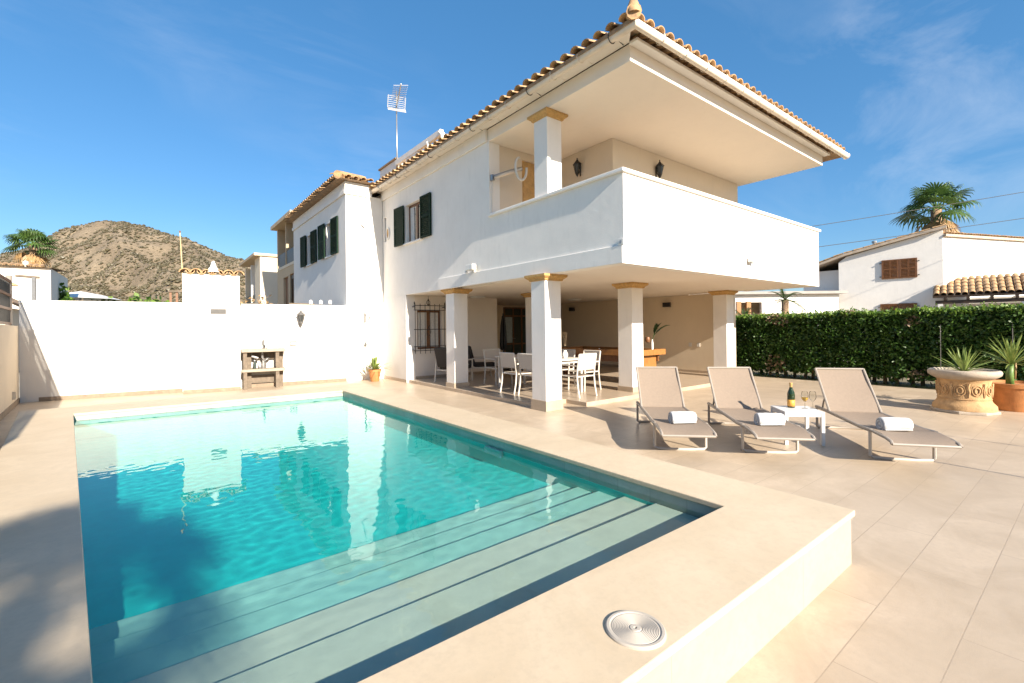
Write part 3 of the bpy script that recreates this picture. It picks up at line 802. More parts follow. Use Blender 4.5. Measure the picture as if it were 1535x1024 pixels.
# ---- outdoor sink counter
CT = mat('weathered_timber', (.20, .155, .115), .8, .3, 12, .3, 40, col2=(.11, .085, .06))
CTL = mat('pale_counter_top', (.33, .275, .21), .7, .15, 14)
sk_ = thing('outdoor_sink', 'weathered outdoor sink counter with shelf beside the chimney pillar', 'sink counter', tuple(gpt(4.7, .3)))
MB().panel(gpt(4.14, .50, .95), gu, ez, gn, 1.02, .075, [], .49).build('counter_top', CTL, sk_, bevel=.008)
for u0_ in (4.18, 4.92):
    for dd in (.44, .2): MB().panel(gpt(u0_+(.0 if dd > .3 else .09), dd, 0), gu, ez, gn, .085 if dd > .3 else .10, .948, [], .12).build('leg', CT, sk_, bevel=.004)
MB().panel(gpt(4.15, .47, .44), gu, ez, gn, 1.0, .07, [], .44).build('shelf', CTL, sk_, bevel=.006)
MB().panel(gpt(4.4, .10, .75), gu, ez, gn, .52, .19, [], .05).build('apron', CT, sk_)
MB().panel(gpt(4.3, .08, .12), gu, ez, gn, .62, .20, [], .05).build('apron', CT, sk_)
ta = MB(); c = gpt(4.66, .22, 1.026)
ta.tube([c, c+Vector((0, 0, .30)), c+Vector((0, 0, .32))+gn*.03, c+Vector((0, 0, .30))+gn*.12, c+Vector((0, 0, .24))+gn*.13], .016, 8)
ta.tube([c, c+Vector((0, 0, .10))], .032, 8); ta.tube([c+gu*.03+Vector((0, 0, .06)), c+gu*.09+Vector((0, 0, .12))], .009, 6)
ta.build('tap', CHROME, sk_, smooth='auto')
tr = MB(); c = gpt(4.62, .25, .94)
tr.tube([c, c+Vector((0, 0, -.14)), c+Vector((.05, 0, -.24)), c+Vector((.10, 0, -.18)), c+Vector((.16, .1, -.18))], .03, 8)
tr.tube([c+gu*-.25+Vector((0, 0, -.1)), c+gu*-.1+Vector((0, 0, -.16))], .035, 8)
tr.lathe([(.06, 0), (.075, .09), (.075, .16)], c+Vector((.02, 0, -.43)), 12)
tr.build('drain_pipe', GREYMETAL, sk_, smooth='auto')
for i, du in enumerate((-.22, -.10)):
    c = gpt(4.66+du, .3, .512)
    o = thing('sink_bottle', ['tall clear bottle on the shelf under the outdoor sink', 'short grey jar on the shelf under the outdoor sink'][i], 'bottle', tuple(c))
    MB().lathe([(.035, 0), (.038, .01), (.038, .14-.05*i), (.015, .18-.05*i), (.015, .21-.05*i)], c, 12).build('body', [GLASSD, GREYMETAL][i], o, smooth='auto')
    MB().lathe([(.017, .205-.05*i), (.017, .225-.05*i), (0, .226-.05*i)], c, 10).build('cap', PLASTIC, o)

sh = thing('outdoor_shower', 'thin grey hose holder with curved hook on the white wall in the corner', 'shower', (5.0, 13.62, 1.5))
m = MB(); m.box((4.985, 13.60, 1.72), (5.02, 13.655, 2.0)); m.tube([(5.03, 13.6, 1.95), (5.1, 13.58, 1.97), (5.14, 13.57, 1.91), (5.13, 13.57, 1.84), (5.08, 13.58, 1.80)], .012, 6)
m.build('hook', GREYD, sh, smooth='auto')
MB().tube([(5.0, 13.635, 1.72), (5.005, 13.62, 1.1)], .010, 6).build('pipe', GREYD, sh)
MB().lathe([(0, 0), (.035, .02), (.04, .05), (.03, .09), (.015, .11)], (5.005, 13.60, 1.0), 10).build('valve', GREYD, sh, smooth='auto')

# ================================================================== FURNITURE
SLING = mat('taupe_sling_fabric', (.235, .18, .135), .75, .06, 30, .3, 300, obj=True)
TOWEL = mat('white_towel', (.58, .58, .58), .95, .05, 60, .9, 240, obj=True)

LEGM = mat('pale_aluminium', (.45, .41, .36), .4, .06, 8)
def lounger(label, loc, ang, back=0.0):
    """local +x towards the foot, y across"""
    t = thing('sun_lounger', label, 'sun lounger', (0, 0, 0), 'taupe sun loungers on the terrace')
    hw = .30
    m = MB()
    for s in (-1, 1):
        m.tube([(-1.60, s*hw, .315), (-1.15, s*hw, .315), (-.2, s*hw, .305), (0, s*hw, .315), (.02, s*hw, .315)], .022, 8)
        m.tube([(.02, s*(hw-.0), .315), (.30, s*(hw-.01), .30), (.40, s*(hw-.01), .285), (.425, s*(hw-.01), .262)], .017, 8)
        m.tube([(-1.52, s*(hw-.05), .30), (-1.47, s*(hw-.05), .42), (-1.42, s*(hw-.05), .50), (-1.30, s*(hw-.05), .32)], .012, 6)
    m.tube([(.425, -hw+.01, .262), (.425, hw-.01, .262)], .015, 6)
    m.tube([(-1.15, -hw, .31), (-1.15, hw, .31)], .015, 6)
    m.build('frame', FRAME, t, smooth='auto')
    for x, bow, kk in ((-.02, .10, 1), (-1.58, .0, -1)):
        m = MB()
        m.tube([(x, -hw, .31), (x, -hw, .03), (x+.02*kk, -hw+.03, .014), (x+.05*kk, -.1, .012), (x+.05*kk, .1, .012), (x+.02*kk, hw-.03, .014), (x, hw, .03), (x, hw, .31)], .017, 8)
        m.build('leg_frame', LEGM if kk > 0 else FRAME, t, smooth='auto')
    def sheet(pts, name, par=None):
        n_ = 10; vs = []; fs = []
        for (x, z, sag) in pts:
            for j in range(n_+1):
                y = -hw+.012+(2*hw-.024)*j/n_
                vs.append((x, y, z-sag*(1-(2*j/n_-1)**2)))
        k = len(pts)
        vs += [(a, b_, c_-.006) for a, b_, c_ in vs]; o_ = k*(n_+1)
        for i in range(k-1):
            for j in range(n_):
                q_ = i*(n_+1)+j
                fs += [(q_, q_+1, q_+n_+2, q_+n_+1), (o_+q_, o_+q_+n_+1, o_+q_+n_+2, o_+q_+1)]
        for i in range(k-1):
            a = i*(n_+1); b_ = a+n_+1
            fs += [(a, b_, o_+b_, o_+a), (b_+n_, a+n_, o_+a+n_, o_+b_+n_)]
        for j in range(n_):
            fs += [(j+1, j, o_+j, o_+j+1)]; q_ = (k-1)*(n_+1)+j; fs += [(q_, q_+1, o_+q_+1, o_+q_)]
        return MB().add(vs, fs).build(name, SLING, t, smooth='auto')
    sheet([(-1.15, .325, .0), (-1.0, .325, .02), (-.6, .322, .03), (-.2, .322, .028), (.02, .33, .02), (.2, .325, .02), (.36, .305, .014), (.43, .27, .0)], 'seat')
    bx, bz = -1.62-back, .855
    sheet([(-1.14, .33, .0), (-1.22, .43, .022), (-1.36, .58, .024), (-1.5, .72, .018), (bx, bz, 0)], 'backrest')
    m = MB()
    for s in (-1, 1): m.tube([(-1.13, s*hw, .32), (-1.36, s*hw, .575), (bx, s*hw, bz+.005)], .016, 8)
    m.tube([(bx, -hw, bz+.005), (bx, hw, bz+.005)], .015, 8)
    m.build('backrest_frame', FRAME, t, smooth='auto')
    t.location = loc; t.rotation_euler = (0, 0, ang)
    return t
LS = [((5.05, 3.20), math.atan2(-1.10, -1.12), 'taupe sun lounger with a towel, nearest the porch columns'),
      ((5.725, 2.45), math.atan2(-1.01, -1.09), 'middle taupe sun lounger between the bottle table and the one by the columns'),
      ((6.51, 1.40), math.atan2(-1.07, -1.40), 'taupe sun lounger with a towel, nearest the stone planter')]
for (p, a, lb) in LS: lounger(lb, (*p, 0), a)

def towel(label, loc, ang):
    t = thing('rolled_towel', label, 'towel', (0, 0, 0), 'rolled white towels on the loungers')
    hl = .155
    n_ = 40; vs = []; fs = []
    m = MB()
    prof = [(0, -hl), (.020, -hl-.001), (.022, -hl+.010), (.032, -hl+.010), (.034, -hl-.003), (.047, -hl-.003), (.050, -hl+.008), (.058, -hl+.008), (.061, -hl), (.070, -hl+.005), (.076, -hl+.02)]
    prof += [(.077+.0012*math.sin(i*1.9), -hl+.02+i*.0265*(hl/.155)) for i in range(1, 10)]
    prof += [(.076, hl-.02), (.070, hl-.006), (.061, hl), (.03, hl+.002), (0, hl)]
    for r, y in prof:
        for k in range(n_):
            w_ = 2*math.pi*k/n_
            lump = 1+.025*math.sin(2*w_+y*9)+.018*math.sin(5*w_+y*23)
            z = .074+r*math.sin(w_)*lump*1.0
            vs.append((r*math.cos(w_)*lump*1.06, y, max(z, 0.0)))
    for i in range(len(prof)-1):
        for k in range(n_): fs.append((i*n_+k, i*n_+(k+1) % n_, (i+1)*n_+(k+1) % n_, (i+1)*n_+k))
    m.add(vs, fs); m.build('roll', TOWEL, t, smooth=True)
    e = MB(); e.box((.060, -hl+.01, .020), (.078, hl-.012, .030)); e.build('towel_edge', TOWEL, t, bevel=.004)
    t.location = loc; t.rotation_euler = (0, 0, ang)
    return t
towel('rolled white towel on the lounger nearest the porch', (5.13, 3.22, .302), R(236))
towel('rolled white towel on the middle lounger beside the side table', (5.80, 2.49, .302), R(231))
towel('rolled white towel on the lounger nearest the stone planter', (6.545, 1.48, .302), R(228))

st = thing('side_table', 'small square white metal side table between two loungers', 'side table', (0, 0, 0))
MB().box((-.23, -.23, .392), (.23, .23, .418)).build('table_top', ALU, st, bevel=.003)
for a in (-1, 1):
    for b_ in (-1, 1):
        MB().box((a*.23 if a < 0 else .19, b_*.23 if b_ < 0 else .19, 0), (-.19 if a < 0 else .23, -.19 if b_ < 0 else .23, .391)).build('leg', ALU, st, bevel=.003)
m = MB()
for s in (-1, 1): m.box((-.19, s*.212-.012, .355), (.19, s*.212+.012, .391)); m.box((s*.212-.012, -.19, .355), (s*.212+.012, .19, .391))
m.build('rail', ALU, st)
st.location = (6.56, 2.48, 0); st.rotation_euler = (0, 0, R(-47))
bt = thing('wine_bottle', 'green sparkling wine bottle with orange label on the side table', 'bottle', (6.60, 2.56, .418))
c = (6.60, 2.56, .418)
BG = glassmat('bottle_glass', (.012, .028, .008), .06)
MB().lathe([(0, .002), (.040, 0), (.044, .008), (.044, .175), (.040, .20), (.022, .245), (.016, .27)], c, 20).build('body', BG, bt, smooth=True)
MB().lathe([(.0163, .262), (.0168, .30), (.019, .303), (.019, .325), (0, .327)], c, 16).build('foil', SAND, bt, smooth='auto')
MB().lathe([(.0446, .02), (.0446, .105)], c, 20).build('label', mat('orange_label', (.62, .30, .05), .5, .05), bt, smooth=True)
m = MB(); m.add([(c[0]+.0448*math.cos(a), c[1]+.0448*math.sin(a), c[2]+z) for z in (.11, .172) for a in [R(-75+q_*8) for q_ in range(7)]], [(i, i+1, i+8, i+7) for i in range(6)])
m.build('neck_label', PLASTIC, bt)
GL = bpy.data.materials.new('clear_glass'); GL.use_nodes = True; _n = GL.node_tree; _n.nodes.clear()
_o = N(_n, 'ShaderNodeOutputMaterial'); _t = N(_n, 'ShaderNodeBsdfTransparent'); _t.inputs[0].default_value = (.93, .94, .93, 1); _g = N(_n, 'ShaderNodeBsdfGlossy'); _g.inputs['Roughness'].default_value = .02
_lw = N(_n, 'ShaderNodeLayerWeight'); _lw.inputs[0].default_value = .12; _m = N(_n, 'ShaderNodeMixShader')
L(_n, _lw.outputs['Fresnel'], _m.inputs[0]); L(_n, _t.outputs[0], _m.inputs[1]); L(_n, _g.outputs[0], _m.inputs[2]); L(_n, _m.outputs[0], _o.inputs[0])
WINE = glassmat('white_wine', (.55, .32, .05), .05)
for i, (x, y) in enumerate(((6.66, 2.42), (6.75, 2.36))):
    o = thing('wine_glass', ['wine glass with a little wine, next to the bottle on the side table', 'empty wine glass on the far corner of the side table'][i], 'wine glass', (x, y, .418), 'wine glasses on the side table')
    MB().lathe([(.034, 0), (.033, .003), (.006, .006), (.0045, .08), (.012, .09), (.036, .125), (.041, .155), (.036, .20), (.032, .215)], (x, y, .418), 18).build('bowl', GL, o, smooth=True)
    if i == 0: MB().lathe([(.011, .0915), (.034, .125), (.038, .14), (0, .14)], (x, y, .418), 16).build('wine', WINE, o, smooth='auto')

def dining_chair():
    """local +x is where the sitter faces"""
    t = thing('dining_chair', '', 'chair', (0, 0, 0), 'white sling chairs round the porch table')
    w_ = .25
    for s in (-1, 1):
        MB().tube([(-.29, s*w_, 0), (-.245, s*w_, .22), (-.225, s*w_, .43), (-.245, s*w_, .62), (-.29, s*w_, .87)], .017, 8).build('leg', CHW, t, smooth='auto')
        MB().tube([(.24, s*w_, 0), (.225, s*w_, .40), (.215, s*w_, .62), (.19, s*w_, .645), (-.23, s*w_, .64)], .017, 8).build('leg', CHW, t, smooth='auto')
    m = MB()
    for s in (-1, 1): m.tube([(-.225, s*w_, .42), (.22, s*w_, .42)], .014, 6)
    m.tube([(.22, -w_, .42), (.22, w_, .42)], .014, 6); m.tube([(-.225, -w_, .42), (-.225, w_, .42)], .014, 6)
    m.build('seat_frame', CHW, t, smooth='auto')
    MB().box((-.22, -w_+.015, .421), (.21, w_-.015, .430)).build('seat', SLING, t, bevel=.003)
    rot = Matrix.Translation((-.24, 0, .55)) @ Matrix.Rotation(R(-9), 4, 'Y')
    MB().box((-.006, -w_+.012, 0), (.006, w_-.012, .325), rot).build('backrest', mat_ch, t, bevel=.003)
    MB().tube([(-.29, -w_, .872), (-.29, w_, .872)], .015, 8).build('top_rail', CHW, t, smooth='auto')
    return t
CHW = mat('chair_frame_paint', (.56, .525, .47), .4, .06, 8)
mat_ch = mat('pale_sling_fabric', (.48, .43, .37), .7, .05, 40, .3, 260, obj=True)
ch0 = dining_chair()
CH = [((6.40, 8.08), 0, 'white dining chair on the pool side of the table, second from the near end'),
      ((6.42, 7.46), 0, 'white dining chair on the pool side of the table, just left of the corner column'),
      ((6.97, 6.78), 90, 'white dining chair at the near end of the table, right of the corner column'),
      ((6.95, 9.55), -90, 'white dining chair at the far end of the table near the recess'),
      ((7.75, 7.35), 180, 'white dining chair across the table, showing behind the near end chair'),
      ((7.75, 8.15), 180, 'white dining chair across the table, mostly hidden by the corner column')]
for i, (p, a, lb) in enumerate(CH):
    c = ch0 if i == 0 else copy_tree(ch0)
    c.location = (*p, .08); c.rotation_euler = (0, 0, R(a)); c['label'] = lb

dt = thing('dining_table', 'long white dining table with glassy top under the porch', 'table', (7.0, 8.0, .08))
MB().box((6.55, 7.02, .795), (7.48, 9.15, .83)).build('table_top', CHW, dt, bevel=.004)
for x in (6.60, 7.38):
    for y in (7.08, 9.03): MB().box((x, y, .08), (x+.055, y+.055, .794)).build('leg', CHW, dt, bevel=.003)
m = MB()
m.box((6.62, 7.09, .73), (6.645, 9.07, .794)); m.box((7.39, 7.09, .73), (7.415, 9.07, .794)); m.box((6.655, 7.09, .73), (7.38, 7.115, .794)); m.box((6.655, 9.05, .73), (7.38, 9.075, .794))
m.build('rail', CHW, dt)
PAMP = mat('dried_pampas', (.55, .42, .27), .9, .2, 30)
vz = thing('pampas_vase', 'white vase of dried pampas grass on the dining table', 'vase', (7.12, 7.3, .83))
MB().lathe([(.04, 0), (.06, .04), (.065, .09), (.035, .15), (.03, .17)], (7.12, 7.3, .831), 16).build('vase', PLASTIC, vz, smooth='auto')
m = MB()
for i in range(260):
    a = rnd.uniform(0, 6.28); h_ = rnd.uniform(.12, .42); b_ = Vector((7.12, 7.3, .98)); d_ = Vector((math.cos(a)*.09, math.sin(a)*.09, 0))*h_*1.4
    p = b_+d_+Vector((0, 0, h_)); v_ = Vector((rnd.uniform(-1, 1), rnd.uniform(-1, 1), rnd.uniform(.2, 1)))*.022
    m.add([p-v_*.3+Vector((.004, 0, 0)), p+v_, p-v_*.3-Vector((.004, 0, 0))], [(0, 1, 2)])
m.build('pampas', PAMP, vz, fix=False)

CUSH = mat('dark_cushion', (.030, .024, .021), .85, .15, 30, .3, 200, obj=True)
def armchair(label, loc, ang):
    t = thing('armchair', label, 'armchair', (0, 0, 0), 'dark cushioned armchairs with white frames')
    for s in (-1, 1):
        m = MB()
        m.tube([(.36, s*.33, 0), (.36, s*.33, .56), (.34, s*.33, .58), (-.34, s*.33, .58), (-.40, s*.33, 0)], .02, 8)
        m.build('arm_frame', CHW, t, smooth='auto')
    m = MB()
    for y in (-.31, .31): m.box((-.34, y-.02, .30), (.36, y+.02, .335))
    for x in (-.32, -.1, .12, .33): m.box((x-.02, -.29, .302), (x+.02, .29, .332))
    m.build('seat_frame', CHW, t)
    MB().box((-.28, -.29, .336), (.38, .29, .44)).build('seat', CUSH, t, bevel=.03)
    MB().box((-.06, -.29, 0), (.06, .29, .54), Matrix.Translation((-.30, 0, .40)) @ Matrix.Rotation(R(-14), 4, 'Y')).build('backrest', CUSH, t, bevel=.03)
    t.location = loc; t.rotation_euler = (0, 0, ang); return t
armchair('dark cushioned armchair with white arms, half hidden behind the left porch column', (6.42, 10.85, .08), R(15))
armchair('dark cushioned armchair against the cream porch wall right of the left column', (7.45, 11.05, .08), R(-20))

bl = thing('games_table', 'long dark wood games table with orange end under the porch', 'games table', (9.7, 8.3, .08))
MB().box((9.12, 6.96, .80), (10.22, 9.7, .86)).build('table_top', DARKWOOD, bl, bevel=.01)
m = MB(); m.box((9.06, 6.90, .79), (10.28, 6.958, .93)); m.box((9.06, 9.702, .79), (10.28, 9.76, .93)); m.box((9.06, 6.96, .79), (9.118, 9.70, .93)); m.box((10.222, 6.96, .79), (10.28, 9.70, .93))
m.build('cushion_rail', OAK, bl, bevel=.006)
m = MB(); m.box((9.2, 7.0, .62), (9.26, 9.66, .79)); m.box((10.08, 7.0, .62), (10.14, 9.66, .79))
m.build('apron', BROWN, bl)
for y in (7.05, 9.3):
    MB().box((9.24, y, .16), (10.10, y+.26, .79)).build('leg', OAK if y < 8 else BROWN, bl, bevel=.015)
    MB().box((9.14, y-.06, .081), (10.20, y+.32, .158)).build('foot', DARKWOOD, bl, bevel=.01)
for k, (x, y) in enumerate(((9.5, 8.2), (9.7, 8.6), (9.9, 8.0))):
    o = thing('ball', ['dark ball on the games table nearest the column', 'ball in the middle of the games table', 'ball by the far rail of the games table'][k], 'ball', (x, y, .86), 'balls on the games table')
    MB().lathe([(0, 0), (.02, .006), (.028, .028), (.02, .05), (0, .056)], (x, y, .861), 12).build('shell', [IRON, PLASTIC, BROWN][k], o, smooth=True)
LEAF_D = leafmat('dark_palm_leaf', (.012, .045, .012), (.04, .12, .025), 6)
vs_ = thing('palm_leaf_vase', 'white vase with a green palm leaf on the end of the games table', 'vase', (9.75, 6.93, .93))
c = (9.76, 6.932, .931)
MB().lathe([(.025, 0), (.03, .02), (.03, .16), (.015, .22), (.018, .25)], c, 14).build('vase', PLASTIC, vs_, smooth='auto')
m = MB(); m.lathe([(.0, 0), (.05, .02), (.07, .08), (.05, .14), (.0, .15)], (9.60, 6.95, 1.10), 10)
m.tube([(9.66, 6.94, 1.10), (9.62, 6.95, 1.12)], .008, 5)
m.build('dried_flower', BROWN, vs_, smooth='auto')
bk = thing('folded_parasol', 'dark folded parasol standing in the recess by the glazed door', 'parasol', (9.35, 12.55, .08))
MB().lathe([(.20, 0), (.20, .05), (.03, .07), (.03, .12)], (9.35, 12.55, .08), 16).build('base', IRON, bk)
MB().tube([(9.35, 12.55, .15), (9.35, 12.55, 2.0)], .022, 8).build('pole', IRON, bk)
m = MB()
prof = [(.05, .75), (.12, .8), (.13, 1.0), (.10, 1.6), (.05, 1.9), (.0, 1.96)]
vs = []; fs = []
for r, z in prof:
    for k in range(16): rr_ = r*(1 if k % 2 else .6); vs.append((9.35+rr_*math.cos(k*math.pi/8), 12.55+rr_*math.sin(k*math.pi/8), z))
for i in range(len(prof)-1):
    for k in range(16): fs.append((i*16+k, i*16+(k+1) % 16, (i+1)*16+(k+1) % 16, (i+1)*16+k))
m.add(vs, fs); m.build('canopy', IRON, bk, smooth='auto')
#@@SPLIT
# ================================================================== PLANTS
AGAVE = leafmat('agave_leaf', (.055, .13, .03), (.20, .30, .07), 9, .15)
YUCCA = leafmat('yucca_leaf', (.10, .17, .03), (.30, .36, .10), 9, .25)
PALM_G = leafmat('palm_green', (.025, .065, .014), (.10, .17, .035), 2.5, .25)
PALM_B = leafmat('palm_dead', (.20, .115, .045), (.46, .29, .13), 2, .15)
TRUNK = mat('palm_trunk', (.26, .17, .10), .9, .35, 6, .7, 30)

def blade(m, p, d, l, w_, droop=.25, seg=5, fold=.25, side=None):
    """one long pointed leaf"""
    d = d.normalized(); s = side or d.cross(Vector((0, 0, 1)))
    if s.length < .05: s = Vector((1, 0, 0))
    s.normalize(); vs = []; fs = []
    for i in range(seg+1):
        t = i/seg
        q_ = p+d*(l*t)+Vector((0, 0, -droop*l*t*t))
        ww = w_*(.55+1.3*t)*(1-t)**.75+.0006
        up = s.cross(d).normalized()
        vs += [q_-s*ww+up*ww*fold, q_, q_+s*ww+up*ww*fold]
    for i in range(seg):
        a = i*3; fs += [(a, a+1, a+4, a+3), (a+1, a+2, a+5, a+4)]
    m.add(vs, fs)

def rosette(m, c, n, l, w_, e0, e1, droop=.2, r=rnd, seg=5, l_var=.3):
    for i in range(n):
        a = i*2.39996+r.uniform(-.2, .2); e = R(r.uniform(e0, e1))
        blade(m, Vector(c)+Vector((math.cos(a), math.sin(a), 0))*.015, Vector((math.cos(a)*math.cos(e), math.sin(a)*math.cos(e), math.sin(e))), l*r.uniform(1-l_var, 1), w_, droop*r.uniform(.3, 1.4), seg)

pp = thing('potted_plant', 'spiky green plant in a small terracotta pot in the white corner', 'potted plant', (5.06, 13.05, 0))
MB().lathe([(.115, 0), (.125, .02), (.165, .28), (.185, .285), (.188, .345), (.165, .348), (.155, .30), (0, .30)], (5.06, 13.05, 0), 24).build('pot', TERRACOTTA, pp, smooth='auto')
m = MB(); rosette(m, (5.06, 13.05, .30), 60, .66, .026, 15, 88, .3); m.build('leaves', YUCCA, pp, fix=False)
m = MB(); rosette(m, (5.06, 13.05, .28), 14, .60, .012, -25, 20, .5); m.build('dry_leaves', PALM_B, pp, fix=False)

UC = (10.88, 1.52)
ur = thing('stone_planter', 'round carved sandstone planter with pale rim and spiky green plant by the hedge', 'planter', (*UC, 0))
MB().lathe([(.44, 0), (.44, .045), (.415, .05)], (*UC, 0), 8).build('plinth', URNRIM, ur, bevel=.008)
MB().lathe([(.405, .05), (.40, .12), (.375, .15), (.35, .18), (.335, .22), (.332, .40), (.338, .54), (.355, .565)], (*UC, 0), 48).build('drum', URN, ur, smooth='auto')
MB().lathe([(.36, .563), (.42, .60), (.455, .63), (.465, .67), (.455, .70), (.43, .715), (.39, .70), (.37, .68)], (*UC, 0), 48).build('rim', URNRIM, ur, smooth='auto')
MB().lathe([(.375, .66), (0, .665)], (*UC, 0), 24).build('soil', SOIL, ur)
m = MB()
def dpt(a, z, e=.005): return Vector((UC[0]+(.334+e)*math.cos(a), UC[1]+(.334+e)*math.sin(a), z))
for k in range(10):
    a0 = R(36*k)
    m.tube([dpt(a0+.20*math.cos(t_), .385+.085*math.sin(t_)) for t_ in [i*.3142 for i in range(20)]], .009, 6, closed=True)
    m.tube([dpt(a0+.10*math.cos(t_), .385+.05*math.sin(t_), .008) for t_ in [i*.449 for i in range(14)]], .011, 6, closed=True)
    a1 = a0+R(18)
    m.tube([dpt(a1, .27), dpt(a1+.02, .36, .01), dpt(a1-.02, .43, .01), dpt(a1, .50)], [.008, .014, .016, .024], 6)
    for s in (-1, 1):
        m.tube([dpt(a1+s*(.02+.10*t_*(1-t_*.5)), .28+.22*t_+.05*math.sin(t_*5), .006) for t_ in [i/8 for i in range(9)]], [.006+.007*math.sin(i*.39) for i in range(9)], 6)
for z in (.235, .545): m.tube([dpt(i*math.pi/24, z, .002) for i in range(48)], .008, 6, closed=True)
m.build('relief', URN, ur, smooth='auto')
m = MB(); rosette(m, (*UC, .67), 60, .56, .016, 12, 85, .12); m.build('leaves', YUCCA, ur, fix=False)
m = MB(); rosette(m, (*UC, .66), 14, .40, .012, -5, 15, .4); m.build('dry_leaves', PALM_B, ur, fix=False)

def frond(m, p, d, l, n=22, wl=.32, droop=.55, r=rnd):
    """feather frond"""
    d = d.normalized(); s = d.cross(Vector((0, 0, 1))); s.normalize()
    pts = [p+d*(l*t)+Vector((0, 0, -droop*l*t*t)) for t in [i/10 for i in range(11)]]
    m.tube(pts, [.012*(1-.8*i/10)*l+.002 for i in range(11)], 4)
    for i in range(n):
        t = .12+.88*i/n; k = min(9, int(t*10)); q_ = pts[k].lerp(pts[k+1], t*10-k); td = (pts[k+1]-pts[k]).normalized()
        ll = wl*math.sin(math.pi*min(1, .18+t*.85))*r.uniform(.85, 1.1)
        for sg in (-1, 1):
            v_ = (td*.75+s*sg*.8+Vector((0, 0, .25))).normalized()
            blade(m, q_, v_, ll, .011, .25, 2, 0)

m = MB(); p0 = Vector((9.76, 6.932, 1.15)); m.tube([p0, p0+Vector((.06, -.04, .22))], .007, 5)
for dx, dy, dz, l in ((.5, -.5, .85, .62), (.25, -.15, 1, .45)): frond(m, p0+Vector((.03, -.02, .12)), Vector((dx, dy, dz)), l, 15, .30, .35)
m.build('palm_leaf', LEAF_D, vs_, fix=False)
PC = (11.66, 1.02)
tp = thing('potted_plant', 'small palm with green trunk in a broad terracotta pot beside the stone planter', 'potted plant', (*PC, 0))
MB().lathe([(.26, 0), (.27, .02), (.385, .40), (.41, .405), (.42, .47), (.395, .475), (.375, .43), (0, .43)], (*PC, 0), 36).build('pot', TERRACOTTA, tp, smooth='auto')
MB().lathe([(.37, .425), (0, .435)], (*PC, 0), 20).build('soil', SOIL, tp)
pb = Vector((*PC, .43)); 
MB().tube([pb+Vector((-.02, .03, -.02)), pb+Vector((-.03, .03, .2)), pb+Vector((-.01, .01, .36))], [.055, .05, .03], 10).build('trunk', AGAVE, tp, smooth=True)
MB().tube([pb+Vector((.03, -.02, .1)), pb+Vector((.05, -.03, .3)), pb+Vector((.07, -.03, .42))], [.02, .018, .012], 8).build('dry_stem', PALM_B, tp, smooth=True)
m = MB(); cc = pb+Vector((-.01, .01, .34))
for i in range(60):
    a = i*2.39996; e = R(rnd.uniform(8, 88))
    blade(m, cc, Vector((math.cos(a)*math.cos(e), math.sin(a)*math.cos(e), math.sin(e))), rnd.uniform(.45, .72), .018, rnd.uniform(.05, .3), 5)
m.build('leaves', YUCCA, tp, fix=False)

# hedge
HX0, HX1 = 14.15, 15.0
hg = thing('hedge', 'tall clipped dark green hedge along the edge of the terrace', 'hedge', (14.5, 2, 0))
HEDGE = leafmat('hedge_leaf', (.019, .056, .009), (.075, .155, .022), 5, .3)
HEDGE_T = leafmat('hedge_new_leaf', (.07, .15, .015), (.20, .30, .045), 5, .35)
HDRY = leafmat('hedge_dry_leaf', (.20, .13, .07), (.36, .27, .18), 5, .2)
hr = random.Random(11)
mA, mB_, mC = MB(), MB(), MB()
def htop(y): return 1.74+.07*noise.noise(Vector((y*1.3, 0, 3)))+.05*noise.noise(Vector((y*5, 2, 3)))+.012*(8-y)
def leafq(m, p, s, r):
    d = Vector((r.uniform(-1, 1), r.uniform(-1, 1), r.uniform(-.6, 1))).normalized(); b_ = Vector((r.uniform(-1, 1), r.uniform(-1, 1), r.uniform(-1, 1))).cross(d).normalized()
    m.add([p-b_*s*.12, p+d*s*.5-b_*s*.34, p+d*s, p+d*s*.5+b_*s*.34], [(0, 1, 2, 3)])
for i in range(90000):
    y = hr.uniform(-3.5, 8.4); zt = htop(y); z = hr.uniform(0, 1)**.8*zt
    u_h = hr.random()
    if u_h < .50: x = HX0+abs(hr.gauss(0, .10))-.05+.07*noise.noise(Vector((y*2.1, z*2.5, 7)))
    elif u_h < .66: x = hr.uniform(HX0, HX1); z = zt+hr.gauss(-.05, .045)
    else: x = hr.uniform(HX0, HX1)
    g_ = noise.noise(Vector((y*3.3, z*3.6, 1.7)))
    if z < .08+.20*(.5+.5*noise.noise(Vector((y*2.4, 5, 5)))) and hr.random() < .88: continue
    if g_ > .42 and u_h < .5 and hr.random() < .5: continue
    p = Vector((x, y, z)); s = hr.uniform(.05, .095)
    q_ = noise.noise(Vector((y*1.1, z*1.6, 20)))
    if q_ > .50 and hr.random() < .5: leafq(mC, p, s, hr)
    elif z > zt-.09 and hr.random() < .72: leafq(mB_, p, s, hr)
    else: leafq(mA, p, s, hr)
for i in range(15000):
    y = hr.uniform(-3.4, 8.3); z = hr.uniform(.16+.1*noise.noise(Vector((y*2.4, 5, 5))), htop(y)-.09); p = Vector((hr.uniform(14.42, 14.75), y, z)); leafq(mA, p, hr.uniform(.12, .2), hr)
for i in range(260):
    y = hr.uniform(-3.4, 8.3); x = hr.uniform(14.18, 14.9); z = htop(y)-.05; h_ = hr.uniform(.06, .2); d_ = Vector((hr.uniform(-.25, .25), hr.uniform(-.25, .25), 1))
    mB_.tube([(x, y, z), Vector((x, y, z))+d_*h_], [.003, .0015], 3)
    for k in range(6): leafq(mB_, Vector((x, y, z))+d_*h_*(.3+.14*k), hr.uniform(.03, .055), hr)
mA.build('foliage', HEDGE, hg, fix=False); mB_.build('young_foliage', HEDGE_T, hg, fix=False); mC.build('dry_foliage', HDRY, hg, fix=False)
m = MB()
